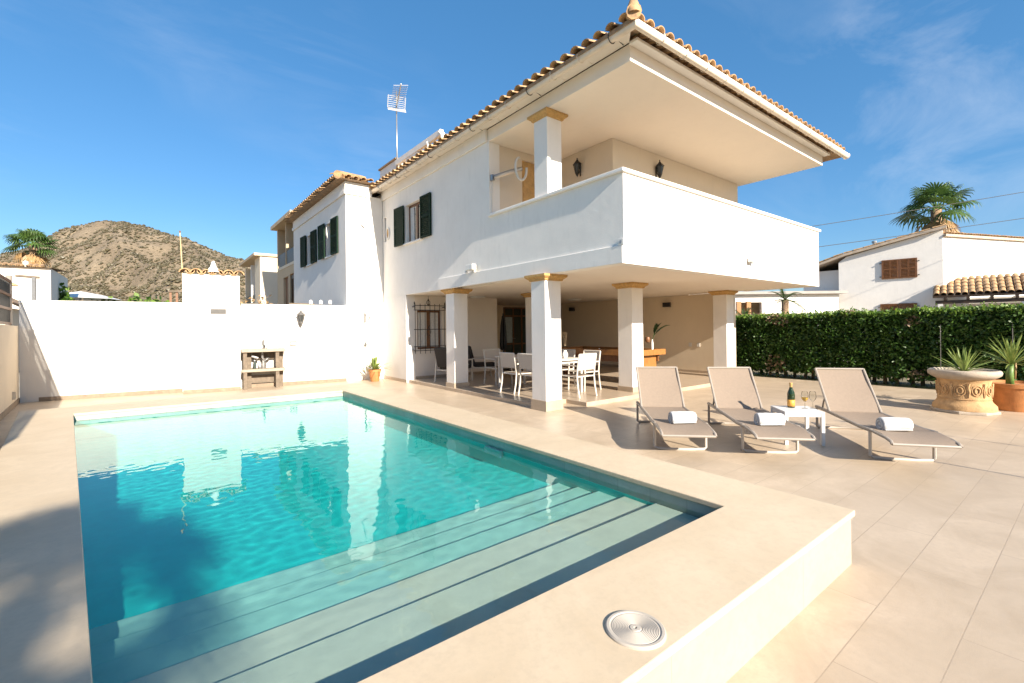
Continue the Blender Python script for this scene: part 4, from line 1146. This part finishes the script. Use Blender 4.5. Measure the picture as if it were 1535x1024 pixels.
for i in range(46):
    y = -3.4+i*.255+hr.uniform(-.05, .05); x = hr.uniform(14.4, 14.75)
    m.tube([(x, y, 0), (x+hr.uniform(-.05, .05), y+hr.uniform(-.06, .06), .4), (x+hr.uniform(-.1, .1), y+hr.uniform(-.15, .15), 1.2)], [.045, .04, .02], 6)
    for k in range(3): m.tube([(x, y, .3+.2*k), (x+hr.uniform(-.3, .3), y+hr.uniform(-.3, .3), .8+.25*k)], [.018, .006], 4)
m.build('stems', TRUNK, hg, smooth=True)
grs = random.Random(4); m = MB()
for i in range(9000):
    y = grs.uniform(-3.5, 8.5); x = 14.02+grs.random()**1.3*1.1; h_ = grs.uniform(.04, .13)
    m.add([(x-.006, y, 0), (x+.006, y+.004, 0), (x+grs.uniform(-.05, .05), y+grs.uniform(-.05, .05), h_)], [(0, 1, 2)])
m.build('grass', HEDGE, kind='stuff', fix=False)
MB().box((13.96, -9, -.03), (18, 9, -.004)).build('soil', mat('garden_soil', (.16, .13, .07), .95, .3, 3), kind='structure')
for i, (y, lb) in enumerate(((2.33, 'thin grey wire post in front of the hedge, above the stone planter'), (1.22, 'thin grey wire post in front of the hedge, above the terracotta pot'))):
    o = thing('wire_post', lb, 'post', (14.03, y, 0), 'wire posts along the hedge')
    MB().tube([(14.03, y, 0), (14.03, y, 1.45)], .007, 6).build('post', GREYD, o)
    MB().tube([(14.03, y, 1.44), (14.03, y, 1.47)], .010, 6).build('cap', IRON, o)

def fan_leaf(m, p, d, l, r, droop=.35, n=17, spread=105):
    """palmate fan at the end of a stalk"""
    d = d.normalized(); s = d.cross(Vector((0, 0, 1)))
    if s.length < .1: s = Vector((1, 0, 0))
    s.normalize(); up = s.cross(d)
    roll = r.uniform(-.5, .5); s, up = s*math.cos(roll)+up*math.sin(roll), up*math.cos(roll)-s*math.sin(roll)
    for i in range(n):
        a = R(-spread+2*spread*i/(n-1)); v_ = d*math.cos(a)+s*math.sin(a)
        ll = l*(.72+.28*math.cos(a*.8))*r.uniform(.9, 1.05); sd = (s*math.cos(a)-d*math.sin(a))
        w_ = l*.052
        a0 = p; a1 = p+v_*ll*.55+up*ll*.03+Vector((0, 0, -droop*ll*.18)); a2 = p+v_*ll*.85+Vector((0, 0, -droop*ll*.55)); a3 = p+v_*ll*.95+Vector((0, 0, -droop*ll*1.0))
        m.add([a0, a1-sd*w_, a1+sd*w_, a2-sd*w_*.5, a2+sd*w_*.5, a3], [(0, 1, 2), (1, 3, 4, 2), (3, 5, 4)])
def fan_palm(name, label, base, h, s, seed, dead=26, live=44, group=None, emin=-25):
    """Washingtonia-like palm; h crown height, s leaf scale"""
    r = random.Random(seed)
    t = thing(name, label, 'palm tree', base, group)
    b_ = Vector(base); top = b_+Vector((r.uniform(-.2, .2)*s, r.uniform(-.2, .2)*s, h))
    MB().tube([b_, b_.lerp(top, .15), b_.lerp(top, .6), top], [.34*s, .27*s, .23*s, .22*s], 12).build('trunk', TRUNK, t, smooth=True)
    m = MB(); stalks = MB()
    for i in range(live):
        a = i*2.39996+r.uniform(-.2, .2); e = R(85-(85-emin)*(i/live)**.85+r.uniform(-8, 8))
        d = Vector((math.cos(a)*math.cos(e), math.sin(a)*math.cos(e), math.sin(e)))
        sl_ = s*r.uniform(.75, 1.05); p = top+d*sl_+Vector((0, 0, -.10*s))
        stalks.tube([top, top+d*sl_*.5+Vector((0, 0, .03*s)), p], [.03*s, .022*s, .015*s], 4)
        fan_leaf(m, p, d+Vector((0, 0, -.15)), s*r.uniform(.85, 1.1), r, r.uniform(.25, .75))
    m.build('crown', PALM_G, t, fix=False); stalks.build('leaf_stalks', AGAVE, t, fix=False)
    m = MB()
    for i in range(dead):
        a = i*2.39996+r.uniform(-.3, .3); e = R(r.uniform(-80, -20)); d = Vector((math.cos(a)*math.cos(e), math.sin(a)*math.cos(e), math.sin(e)))
        p = top+Vector((0, 0, -.15*s-.035*s*i))+d*s*r.uniform(.35, .75)
        fan_leaf(m, p, d+Vector((0, 0, -.6)), s*r.uniform(.7, 1.0), r, .5, 11, 60)
    if dead: m.build('dead_leaves', PALM_B, t, fix=False)
    return t

# ================================================================== NEIGHBOURS ON THE RIGHT
NX = 34.0
nh = thing('neighbour_house', 'white neighbouring house with brown shutters behind the hedge', 'house', (NX, 5.5, 0))
m = MB()
gp = [(5.5, 0), (10.2, 0), (10.2, 5.30), (9.8, 5.62), (5.5, 6.62)]
vs = [(NX, y, z) for y, z in gp]+[(NX+6, y, z) for y, z in gp]; n_ = len(gp)
m.add(vs, [tuple(range(n_)), tuple(range(n_, 2*n_))[::-1]]+[(i, n_+i, n_+(i+1) % n_, (i+1) % n_) for i in range(n_)])
m.build('wall', WHITE, nh)
MB().box((NX+.55, 10.202, 0), (NX+6, 12.2, 4.9)).build('wall', WHITE, nh)
MB().panel((NX+.02, 5.498, 0), (.868, -.496, 0), ez, (-.496, -.868, 0), 11, 6.22, [], .2).build('wall', WHITE, nh)
rf = MB()
pr_ = [(5.35, 6.66), (9.85, 5.66), (12.6, 4.72)]
for (ya, za), (yb, zb) in zip(pr_[:-1], pr_[1:]):
    rf.add([(NX-.25, ya, za), (NX-.25, yb, zb), (NX+6.2, yb, zb), (NX+6.2, ya, za), (NX-.25, ya, za+.14), (NX-.25, yb, zb+.14), (NX+6.2, yb, zb+.14), (NX+6.2, ya, za+.14)],
           [(0,1,2,3), (7,6,5,4), (0,4,5,1), (3,2,6,7), (0,3,7,4), (1,5,6,2)])
rf.panel((NX-.06, 5.36, 6.225), (.868, -.496, 0), ez, (-.496, -.868, 0), 11.2, .13, [], .6)
nr = rf.build('roof', mat('neighbour_roof_edge', (.46, .37, .28), .85, .2, 5), nh)
m = MB()
m.tiles((NX-.15, 12.7, 4.86), ex, (0, -2.75, .94), 3, .24, .1, 6, 6, .01); m.tiles((NX-.15, 9.9, 5.80), ex, (0, -4.5, 1.0), 3, .24, .1, 9, 6, .01)
m.tiles((NX+.05, 5.22, 6.36), (.868, -.496, 0), (.3, .52, .12), 44, .24, .1, 1, 6, .01)
m.build('roof_tiles', TILE, nr, smooth='auto', fix=False)
ch = MB(); ch.box((NX+.6, 9.35, 5.7), (NX+.9, 9.62, 6.05)); ch.lathe([(.09, 0), (.09, .55), (.13, .56), (.13, .66), (0, .7)], (NX+.9, 8.55, 5.85), 10)
ch.build('chimney', GREYMETAL, nr)
for (y0, z0, y1, z1) in ((6.56, 4.10, 8.12, 5.20), (6.58, 1.3, 8.2, 2.66)):
    w_ = (y1-y0)/2-.01
    for k in range(2):
        M = Matrix.Translation((NX-.005, y0+k*(w_+.02), z0)) @ Matrix.Rotation(R(90), 4, 'Z')
        m = MB(); s = .09; h_ = z1-z0
        for (a, b_) in ((0, s), (w_-s, w_), (w_/2-.035, w_/2+.035)): m.box((a, .0, 0), (b_, .06, h_), M)
        for z in (0, h_*.5-.05, h_-s): m.box((s, .002, z), (w_-s, .058, z+s), M)
        for i in range(int(h_/.075)): m.box((s, -.012, 0), (w_-s, .008, .06), M @ Matrix.Translation((0, .03, .03+i*.075)) @ Matrix.Rotation(R(-35), 4, 'X'))
        m.build('shutter', BROWN, nh)
    m = MB()
    for y in (y0-.1, y1+.02): m.box((NX-.08, y, z0+.12), (NX-.01, y+.08, z0+.16)); m.box((NX-.08, y, z1-.2), (NX-.01, y+.08, z1-.16))
    m.build('hinge', IRON, nh)
pg = MB()
pgx0, pgz0, pgx1, pgz1 = 32.9, 2.95, 35.2, 3.95
m = MB(); m.tiles((pgx0, 5.75, pgz0+.06), -ey, (pgx1-pgx0, 0, pgz1-pgz0), 40, .27, .125, 5, 6, .012); ptl = m
pr2 = MB(); pr2.add([(pgx0, 5.9, pgz0-.1), (pgx0, -5, pgz0-.1), (pgx1, -5, pgz1-.1), (pgx1, 5.9, pgz1-.1), (pgx0, 5.9, pgz0), (pgx0, -5, pgz0), (pgx1, -5, pgz1), (pgx1, 5.9, pgz1)], [(0,1,2,3), (7,6,5,4), (0,4,5,1), (3,2,6,7), (0,3,7,4), (1,5,6,2)])
for i in range(12): y = 5.4-i*.85; pr2.box((pgx0-.1, y-.06, pgz0-.24), (pgx1, y+.06, pgz0-.102))
pr2.box((pgx0+.1, -5, pgz0-.42), (pgx0+.28, 5.8, pgz0-.242))
po = pr2.build('porch_roof', DARKWOOD, nh)
ptl.build('porch_tiles', TILE, po, smooth='auto', fix=False)
for y in (5.6, 2.6, -.6): MB().box((pgx0+.1, y-.1, 0), (pgx0+.28, y+.1, pgz0-.422)).build('porch_post', WHITE, nh)
MB().box((pgx1+.6, -6, 0), (pgx1+.8, 5.49, 2.9)).build('wall', WHITE, nh)
nh.rotation_euler = (0, 0, R(8))

bgw = thing('bungalow', 'low white bungalow with brown door surround glimpsed between villa and hedge', 'house', (31, 13, 0))
def bq(px, py, pz): return (px, py, pz)
bu = Vector((.80, -.60, 0)); bn = Vector((-.60, -.80, 0)); BP = Vector((25.6, 15.4, 0))
MB().panel(BP, bu, ez, bn, 9, 3.35, [(3.0, 4.3, 0, 2.9)], .25).build('wall', WHITE, bgw)
MB().panel(BP-bn*2+Vector((0, 0, 0)), bu, ez, bn, 9, 3.3, [], .2).build('wall', CREAM, bgw)
MB().panel(BP+bn*.35+bu*-.3+Vector((0, 0, 3.36)), bu, ez, bn, 9.6, .16, [], 2.8).build('roof', mat('flat_roof', (.30, .27, .25), .8, .1, 4), bgw)
for u_s in (2.75, 3.35): MB().panel(BP+bu*u_s+bn*.06, bu, ez, bn, .26, 2.95, [], .2).build('door_surround', OAK, bgw)
MB().panel(BP+bu*5.3+bn*.03, bu, ez, bn, 1.2, 2.3, [], .06).build('door', mat('pale_blue_door', (.55, .62, .68), .6, .08, 4), bgw)
lwl = thing('low_wall', 'low pale wall with dark coping in front of the bungalow', 'wall', (27, 10.5, 0))
p = Vector((24.0, 12.4, 0)); MB().panel(p, Vector((.86, -.5, 0)), ez, Vector((-.5, -.86, 0)), 4.6, 2.05, [], .2).build('wall', WHITE2, lwl)
MB().panel(p+Vector((-.02, -.03, 2.051)), Vector((.86, -.5, 0)), ez, Vector((-.5, -.86, 0)), 4.6, .08, [], .26).build('cap', TILE_DARK, lwl)

def cycad(label, base, h, s, seed, name='cycad', group=None, nf=26, nl=16):
    r = random.Random(seed); t = thing(name, label, 'palm', base, group); b_ = Vector(base); top = b_+Vector((0, 0, h))
    MB().tube([b_, b_.lerp(top, .5), top], [.2*s, .16*s, .15*s], 8).build('trunk', TRUNK, t, smooth=True)
    m = MB()
    for i in range(nf):
        a = i*2.39996; e = R(r.uniform(-5, 80)); frond(m, top, Vector((math.cos(a)*math.cos(e), math.sin(a)*math.cos(e), math.sin(e))), s*r.uniform(.9, 1.25), nl, .3*s, r.uniform(.3, .7), r)
    m.build('fronds', PALM_G, t, fix=False)
    return t
cycad('dark green cycad showing above the hedge right beside the villa column', (22.8, 10.9, 0), 1.75, 1.0, 3, group='feathery palms beyond the hedge')
cycad('bright green drooping palm in front of the bungalow porch', (25.2, 10.0, 0), 2.75, 1.15, 5, group='feathery palms beyond the hedge')
fan_palm('fan_palm', 'big fan palm with drooping green leaves behind the neighbouring house', (59.0, 9.8, 0), 12.3, 1.9, 21, 64, 22, None, -14)
fan_palm('fan_palm', 'fan palm with orange brown dead leaves in front of the hill', (-11.5, 78.4, 0), 11.9, 1.5, 22, 44, 28, None, -14)
fan_palm('fan_palm', 'fan palm at the far left edge, only leaf tips showing', (-18.3, 81.5, 0), 14.4, 1.6, 23, 24, 30)

for k, (a, b_) in enumerate((((3.0, 27.5, 2.62), (47.4, -15.4, 11.23)), ((3.0, 27.5, 2.05), (47.4, -15.4, 9.46)))):
    A_, B2 = Vector(a), Vector(b_)
    # two overhead lines that climb towards a pole out of frame on the right
    P0 = Vector((21.0, 9.02, [5.48, 4.60][k])); P1 = Vector((29.8, 2.2, [7.14, 6.01][k])); d_ = (P1-P0)
    pts = [P0+d_*t_+Vector((0, 0, .10*(t_*(t_-1)))) for t_ in [-.25+.05*i*1.5 for i in range(36)]]
    pts.insert(0, Vector((13.2, 15.0, 5.6-.15*k)))
    tag(MB().tube(pts, .013, 5).build('overhead_cable', IRON, smooth=True), ['upper of the two black cables crossing the sky on the right', 'lower of the two black cables, crossing the neighbouring roof'][k], 'cable', 'overhead cables')
po_ = thing('utility_pole', 'wooden utility pole carrying the two overhead cables', 'pole', (42.6, -7.73, 0))
MB().tube([(42.6, -7.73, 0), (42.6, -7.73, 10.2)], [.16, .11], 10).build('shaft', TRUNK, po_, smooth=True)
MB().box((42.1, -7.80, 9.0), (43.1, -7.66, 9.12)).build('cross_arm', TRUNK, po_)

# ================================================================== BACKGROUND ON THE LEFT
a1 = thing('apartment_block', 'beige apartment block with recessed upper balcony behind the white terraced house', 'building', (6, 23, 0))
AX, AY0, AY1 = 4.62, 20.35, 23.9
MB().panel((AX, AY0, 0), ey, ez, -ex, AY1-AY0, 4.26, [(.35, 1.1, 2.3, 3.9), (1.35, 2.3, 2.3, 3.85)], .25).build('wall', BEIGE, a1)
MB().box((AX+1.4, AY0, 4.262), (AX+1.6, AY1, 6.2)).build('wall', BEIGE, a1)
MB().box((AX, AY1-.18, 4.262), (AX+1.4, AY1, 6.2)).build('wall', BEIGE, a1)
MB().box((AX, 22.05, 4.262), (AX+1.4, 22.2, 6.2)).build('wall', BEIGE, a1)
MB().box((AX, AY0-.2, 4.262), (AX+1.4, AY0, 6.2)).build('wall', BEIGE, a1)
MB().box((AX-.02, AY0, 4.262), (AX+1.39, AY1-.19, 4.38)).build('balcony_slab', CREAM, a1)
MB().box((AX-.25, AY0-.2, 6.202), (AX+5, AY1+.15, 6.36)).build('roof', BEIGE, a1)
for y in (AY0+.02, 22.22): MB().box((AX+.02, y, 4.382), (AX+.06, y+(1.99 if y < 21 else 1.48), 4.98)).build('balcony_rail', DARKWOOD, a1)
MB().box((AX+.1, AY0+.3, 2.2), (AX+.14, AY0+2.35, 3.92)).build('window', BROWN, a1)
MB().panel((AX+.06, AY0+.36, 2.3), ey, ez, -ex, .74, 1.55, [(.08, .34, .08, 1.4), (.40, .66, .08, 1.4)], .03).build('window_frame', DARKWOOD, a1)
a2 = thing('apartment_block', 'cream apartment block with open corner balcony farther back behind dry shrubs', 'building', (6, 30, 0))
A2, B0, B1 = 4.5, 27.6, 32.6
MB().box((A2, B0, 0), (A2+6, B0+1.6, 5.48)).build('wall', CREAM, a2)
MB().box((A2+1.6, B0+1.602, 0), (A2+6, B1, 5.45)).build('wall', WHITE, a2)
MB().box((A2, B0+1.602, 0), (A2+1.6, B1, 3.1)).build('wall', BEIGE, a2)
MB().box((A2, B1-.2, 3.102), (A2+1.6, B1, 5.3)).build('wall', CREAM, a2)
MB().box((A2-.02, 30.3, 3.102), (A2+.2, 30.5, 5.3)).build('pillar', WHITE, a2)
MB().box((A2-.3, B0-.1, 5.482), (A2+6.1, B1+.3, 5.62)).build('roof', BEIGE, a2)
for (y, yb) in ((B0+1.62, 30.28), (30.52, B1-.22)): MB().box((A2+.02, y, 3.11), (A2+.06, yb, 3.55)).build('balcony_rail', DARKWOOD, a2)
MB().box((A2+1.585, 29.6, 4.2), (A2+1.598, 29.9, 4.6)).build('window', GLASS, a2)

wb = thing('white_outbuilding', 'small white building with tiled edge below the palm on the far left', 'building', (-8, 39, 0))
MB().box((-16, 36.45, 0), (-4.55, 43, 5.15)).build('wall', WHITE2, wb)
MB().box((-7.2, 36.2, 0), (-6.6, 36.448, 5.55)).build('corner_wall', CREAM, wb)
m = MB(); m.tiles((-15.8, 36.25, 5.16), ex, (0, 1.2, .25), 46, .24, .10, 1, 6, .01); m.build('edge_tiles', TILE, wb, smooth='auto', fix=False)
MB().add([(-16.2, 36.2, 5.152), (-4.4, 36.2, 5.152), (-4.4, 43, 5.6), (-16.2, 43, 5.6)], [(0,1,2,3)]).build('roof', TILE_DARK, wb)
MB().lathe([(.12, 0), (.12, .3), (0, .35)], (-5.6, 36.9, 5.2), 8).build('chimney', WHITE, wb)
sp = thing('shed_roof', 'dark sloping shed roof beside the white outbuilding', 'shed', (-5.2, 25, 0))
m = MB(); m.add([(-6.5, 25, 4.1), (-4.0, 25, 2.6), (-4.0, 28, 2.6), (-6.5, 28, 4.1), (-6.5, 25, 4.0), (-4.0, 25, 2.5), (-4.0, 28, 2.5), (-6.5, 28, 4.0)], [(0,1,2,3), (7,6,5,4), (0,4,5,1), (1,5,6,2), (2,6,7,3), (3,7,4,0)])
m.build('roof', TILE_DARK, sp); MB().box((-6.4, 25.1, 0), (-4.2, 27.9, 2.45)).build('wall', CREAM, sp)
ps = thing('garden_post', 'thin grey post with a short cross arm behind the fence', 'post', (-2.95, 20.6, 0))
MB().tube([(-2.95, 20.6, 0), (-2.95, 20.6, 3.25)], .055, 8).build('post', GREYMETAL, ps)
MB().tube([(-3.35, 20.6, 3.28), (-2.82, 20.6, 3.25)], .04, 8).build('cross_arm', CT, ps)
STRAW = mat('straw_thatch', (.50, .38, .20), .9, .25, 20, .4, 60)
th = thing('straw_parasol', 'small straw parasol in front of the white outbuilding', 'parasol', (-4.05, 23.6, 0))
MB().lathe([(.30, 3.18), (.22, 3.26), (.07, 3.32), (0, 3.33)], (-4.05, 23.6, 0), 16).build('canopy', STRAW, th); MB().tube([(-4.05, 23.6, 0), (-4.05, 23.6, 3.2)], .04, 6).build('pole', CT, th)
for i, (x, y, r_o, z) in enumerate(((-4.3, 46.9, 2.4, 4.35),)):
    o = thing('parasol', 'wide white parasol roof behind the garden wall below the hill', 'parasol', (x, y, 0))
    MB().lathe([(r_o, z-.35), (r_o*.5, z), (0, z+.25)], (x, y, 0), 8).build('canopy', PLASTIC, o); MB().tube([(x, y, 0), (x, y, z)], .05, 6).build('pole', GREYMETAL, o)
tp_ = thing('timber_post', 'pair of weathered timber posts behind the wall left of the chimney pillar', 'post', (.46, 18.1, 0))
for d_ in (0, .16): MB().box((.40+d_, 18.0, 0), (.46+d_, 18.08, 2.75)).build('post', BROWN, tp_)
MB().box((.36, 17.96, 2.752), (.72, 18.12, 2.79)).build('cap', CT, tp_)
rod = thing('bamboo_pole', 'tall thin pale pole rising behind the chimney pillar', 'pole', (.66, 15.2, 0))
MB().tube([(.74, 15.2, 0), (.58, 15.2, 4.15)], [.025, .014], 6).build('shaft', STRAW, rod, smooth=True)
MB().tube([(.579, 15.2, 4.15), (.577, 15.2, 4.2)], .02, 6).build('tip', BROWN, rod)

def bush(label, base, rx_, ry_, rz_, n, seed, m1, m2, s=.16, name='bush', group=None):
    r = random.Random(seed); t = thing(name, label, 'bush', base, group); b_ = Vector(base); A1, A2_ = MB(), MB(); st_ = MB()
    cl = [(r.uniform(-1, 1), r.uniform(-1, 1), r.uniform(.15, 1), r.uniform(.3, .6)) for _ in range(10)]
    for i in range(n):
        c_ = r.choice(cl); v_ = Vector((r.gauss(0, 1), r.gauss(0, 1), r.gauss(0, 1))).normalized()*c_[3]*r.uniform(.6, 1)
        p = b_+Vector(((c_[0]*.6+v_.x)*rx_, (c_[1]*.6+v_.y)*ry_, max(.02, (c_[2]*.7+v_.z*.6))*rz_))
        leafq(A1 if r.random() < .55 else A2_, p, s*r.uniform(.6, 1.2), r)
    for i in range(7): st_.tube([b_, b_+Vector((r.uniform(-.5, .5)*rx_, r.uniform(-.5, .5)*ry_, rz_*r.uniform(.5, .8)))], [.04, .01], 5)
    A1.build('foliage', m1, t, fix=False); A2_.build('light_foliage', m2, t, fix=False); st_.build('stems', TRUNK, t)
    return t
bush('small yellow green bush at the corner of the white outbuilding', (-3.9, 40, 0), 1.0, 1.0, 5.0, 1500, 31, HEDGE, HEDGE_T, .35, group='bushes beyond the garden wall')
bush('low green bush beyond the wall under the middle of the hill', (-1.6, 46, 0), 2.6, 1.5, 4.5, 2200, 32, HEDGE, HEDGE_T, .4, group='bushes beyond the garden wall')
bush('green bush beyond the wall left of the timber posts', (.2, 44, 0), 1.8, 1.5, 4.3, 1500, 33, HEDGE, HEDGE_T, .4, group='bushes beyond the garden wall')
bush('green bush behind the timber posts and the chimney pillar', (1.2, 30, 0), 1.2, 1.0, 3.2, 1500, 34, HEDGE, HEDGE_T, .25, group='bushes beyond the garden wall')
bush('dry golden bush behind the wall between chimney pillar and apartment block', (2.75, 19.2, 0), .9, .6, 3.1, 2200, 35, PALM_B, HDRY, .14, group='bushes beyond the garden wall')
tb = thing('terrace_furniture', 'dark slatted bench end showing over the wall below the green shutters', 'bench', (4.05, 15.4, 0))
MB().box((3.35, 15.3, 2.05), (4.1, 15.7, 2.12)).build('seat', CT, tb); 
for x in (3.4, 4.0): MB().box((x, 15.35, 0), (x+.06, 15.65, 2.049)).build('leg', CT, tb)
MB().box((3.35, 15.66, 2.121), (4.1, 15.70, 2.36)).build('backrest', CT, tb)
for i, (x, y) in enumerate(((3.72, 14.6), (3.98, 14.5), (4.22, 14.4))):
    o = thing('lamp_post', ['leftmost', 'middle', 'rightmost'][i]+' of three small lamps showing over the wall below the green shutters', 'garden lamp', (x, y, 0), 'small lamps behind the garden wall')
    MB().tube([(x, y, 0), (x, y, 2.28)], .02, 6).build('stem', IRON, o); MB().lathe([(.05, 2.28), (.055, 2.36), (.03, 2.40), (0, 2.41)], (x, y, 0), 10).build('shade', PLASTIC, o, smooth='auto')

# ---- hill
ridge = [(-165, 540, 26), (-108.9, 501.8, 40.0), (-86.2, 484.2, 55.9), (-77.9, 477.8, 59.1), (-67.3, 469.6, 65.1), (-56.0, 460.8, 71.6), (-44.7, 452.0, 75.3), (-31.5, 441.8, 78.4), (-18.3, 431.5, 79.7), (-8.9, 424.3, 77.6), (2.4, 415.6, 73.2), (13.6, 406.8, 68.3), (24.8, 398.1, 62.4), (38.0, 388.0, 56.5), (46.2, 381.6, 52.1), (56.7, 373.5, 46.3), (71.7, 361.9, 40.4), (90.5, 347.3, 34.9), (150, 300, 18)]
def ridge_at(t):
    k = t*(len(ridge)-1); i = min(len(ridge)-2, int(k)); return Vector(ridge[i]).lerp(Vector(ridge[i+1]), k-i)
def hill_pt(t, s):
    """s = -1 foot on the villa side, 0 ridge, 1 foot on the far side"""
    p = ridge_at(t); hh = p.z; fall = (1-min(1, math.sqrt(s*s+.0016)-.04))**1.12
    q_ = Vector((p.x, p.y, 0))+Vector((p.x, p.y, 0)).normalized()*(s*215)
    # gullies and outcrops
    gu_ = 1-abs(noise.noise(Vector((p.x*.022+s*1.3, p.y*.01, s*2.0))))
    z = hh*fall+2.2*noise.noise(Vector((q_.x*.09, q_.y*.09, 9)))*min(1, abs(s)*8)+(gu_-.72)*26*abs(s)**.6*(1-abs(s))*2.2+3.0*noise.noise(Vector((q_.x*.05, q_.y*.05, 0)))*min(1, abs(s)*8)+1.3*noise.noise(Vector((q_.x*.17, q_.y*.17, 4)))
    return Vector((q_.x, q_.y, max(-1.5, z-.4)))
nt_, ns_ = 220, 130
vs = []; fs = []
for j in range(ns_+1):
    for i in range(nt_+1): vs.append(hill_pt(i/nt_, -1+1.6*j/ns_))
for j in range(ns_):
    for i in range(nt_): k = j*(nt_+1)+i; fs.append((k, k+1, k+nt_+2, k+nt_+1))
hm, nt, p_ = new_mat('dry_hillside')
pos = position(nt)
a_ = N(nt, 'ShaderNodeTexNoise', Scale=.05, Detail=8, Roughness=.65); L(nt, pos, a_.inputs['Vector'])
b_ = N(nt, 'ShaderNodeTexNoise', Scale=.5, Detail=6, Roughness=.7); L(nt, position(nt, (1, 1, 2.5)), b_.inputs['Vector'])
cc_ = mixc(nt, ramp(nt, a_.outputs[0], .35, .65), (.165, .125, .082), (.26, .205, .138))
cc_ = mixc(nt, ramp(nt, b_.outputs[0], .52, .70), cc_, (.115, .092, .056))
cc_ = mixc(nt, ramp(nt, b_.outputs[0], .40, .28), cc_, (.40, .335, .25))
L(nt, cc_, p_.inputs['Base Color']); p_.inputs['Roughness'].default_value = .95
bp_ = N(nt, 'ShaderNodeBump', Strength=.8, Distance=1.5); L(nt, b_.outputs[0], bp_.inputs['Height']); L(nt, bp_.outputs[0], p_.inputs['Normal'])
MB().add(vs, fs).build('hill', hm, kind='structure', smooth=True, fix=False)
sr = random.Random(5); m = MB()
ico = [Vector(v).normalized() for v in ((0,0,1), (.9,0,.4), (.28,.85,.4), (-.72,.52,.4), (-.72,-.52,.4), (.28,-.85,.4), (.9,.3,-.4), (-.2,.9,-.4), (-.95,0,-.4), (-.2,-.9,-.4))]
icf = [(0,1,2), (0,2,3), (0,3,4), (0,4,5), (0,5,1), (1,6,2), (2,7,3), (3,8,4), (4,9,5), (5,6,1), (2,6,7), (3,7,8), (4,8,9), (5,9,6)]
for i in range(12000):
    t = sr.uniform(.03, .97); s = -sr.uniform(0, 1)**.9*.95+.03; p = hill_pt(t, s)
    if noise.noise(Vector((p.x*.03, p.y*.03, 8))) < -.25 and sr.random() < .7: continue
    k = sr.uniform(.35, 1.0)*(1.7 if sr.random() < .08 else 1)
    m.add([p+Vector((v.x*k*sr.uniform(.7, 1.3), v.y*k*sr.uniform(.7, 1.3), v.z*k*.8*sr.uniform(.6, 1.2)+k*.25)) for v in ico], icf)
m.build('scrub', leafmat('hill_scrub', (.062, .054, .030), (.12, .10, .055), .3, 0), kind='stuff', fix=False)

# ================================================================== garden behind the camera: it shades the near coping and the deep end
cycad('tall feather palm behind the viewer, shading the left coping', (-2.0, -6.4, 0), 4.7, 1.55, 41, 'feather_palm', None, 8, 7)
fan_palm('fan_palm', 'fan palm behind the viewer beside the low side wall', (-1.2, -9.2, 0), 6.1, .52, 42, 6, 24)
cycad('cycad in the near garden right of the viewer, shading the terrace edge', (6.9, -1.1, 0), .25, .8, 9, group='cycads in the near garden')
cycad('second cycad in the near garden beside the unseen pole', (8.6, -1.0, 0), .2, .8, 10, group='cycads in the near garden')
for i, (x, y, h_) in enumerate(((6.52, -1.6, 1.75), (8.16, -1.7, 1.9))):  # unseen poles, added to cast the thin line shadows on the terrace
    o = thing('shadow_pole', ['nearer', 'farther'][i]+' slim unseen pole right of the frame, added to cast a line shadow', 'torch', (x, y, 0), 'unseen poles casting line shadows')
    MB().tube([(x, y, 0), (x, y, h_)], .012, 6).build('shaft', IRON, o); MB().lathe([(.02, 0), (.035, .1), (.03, .14), (0, .16)], (x, y, h_), 8).build('head', IRON, o)
print('script objects', len(bpy.data.objects))
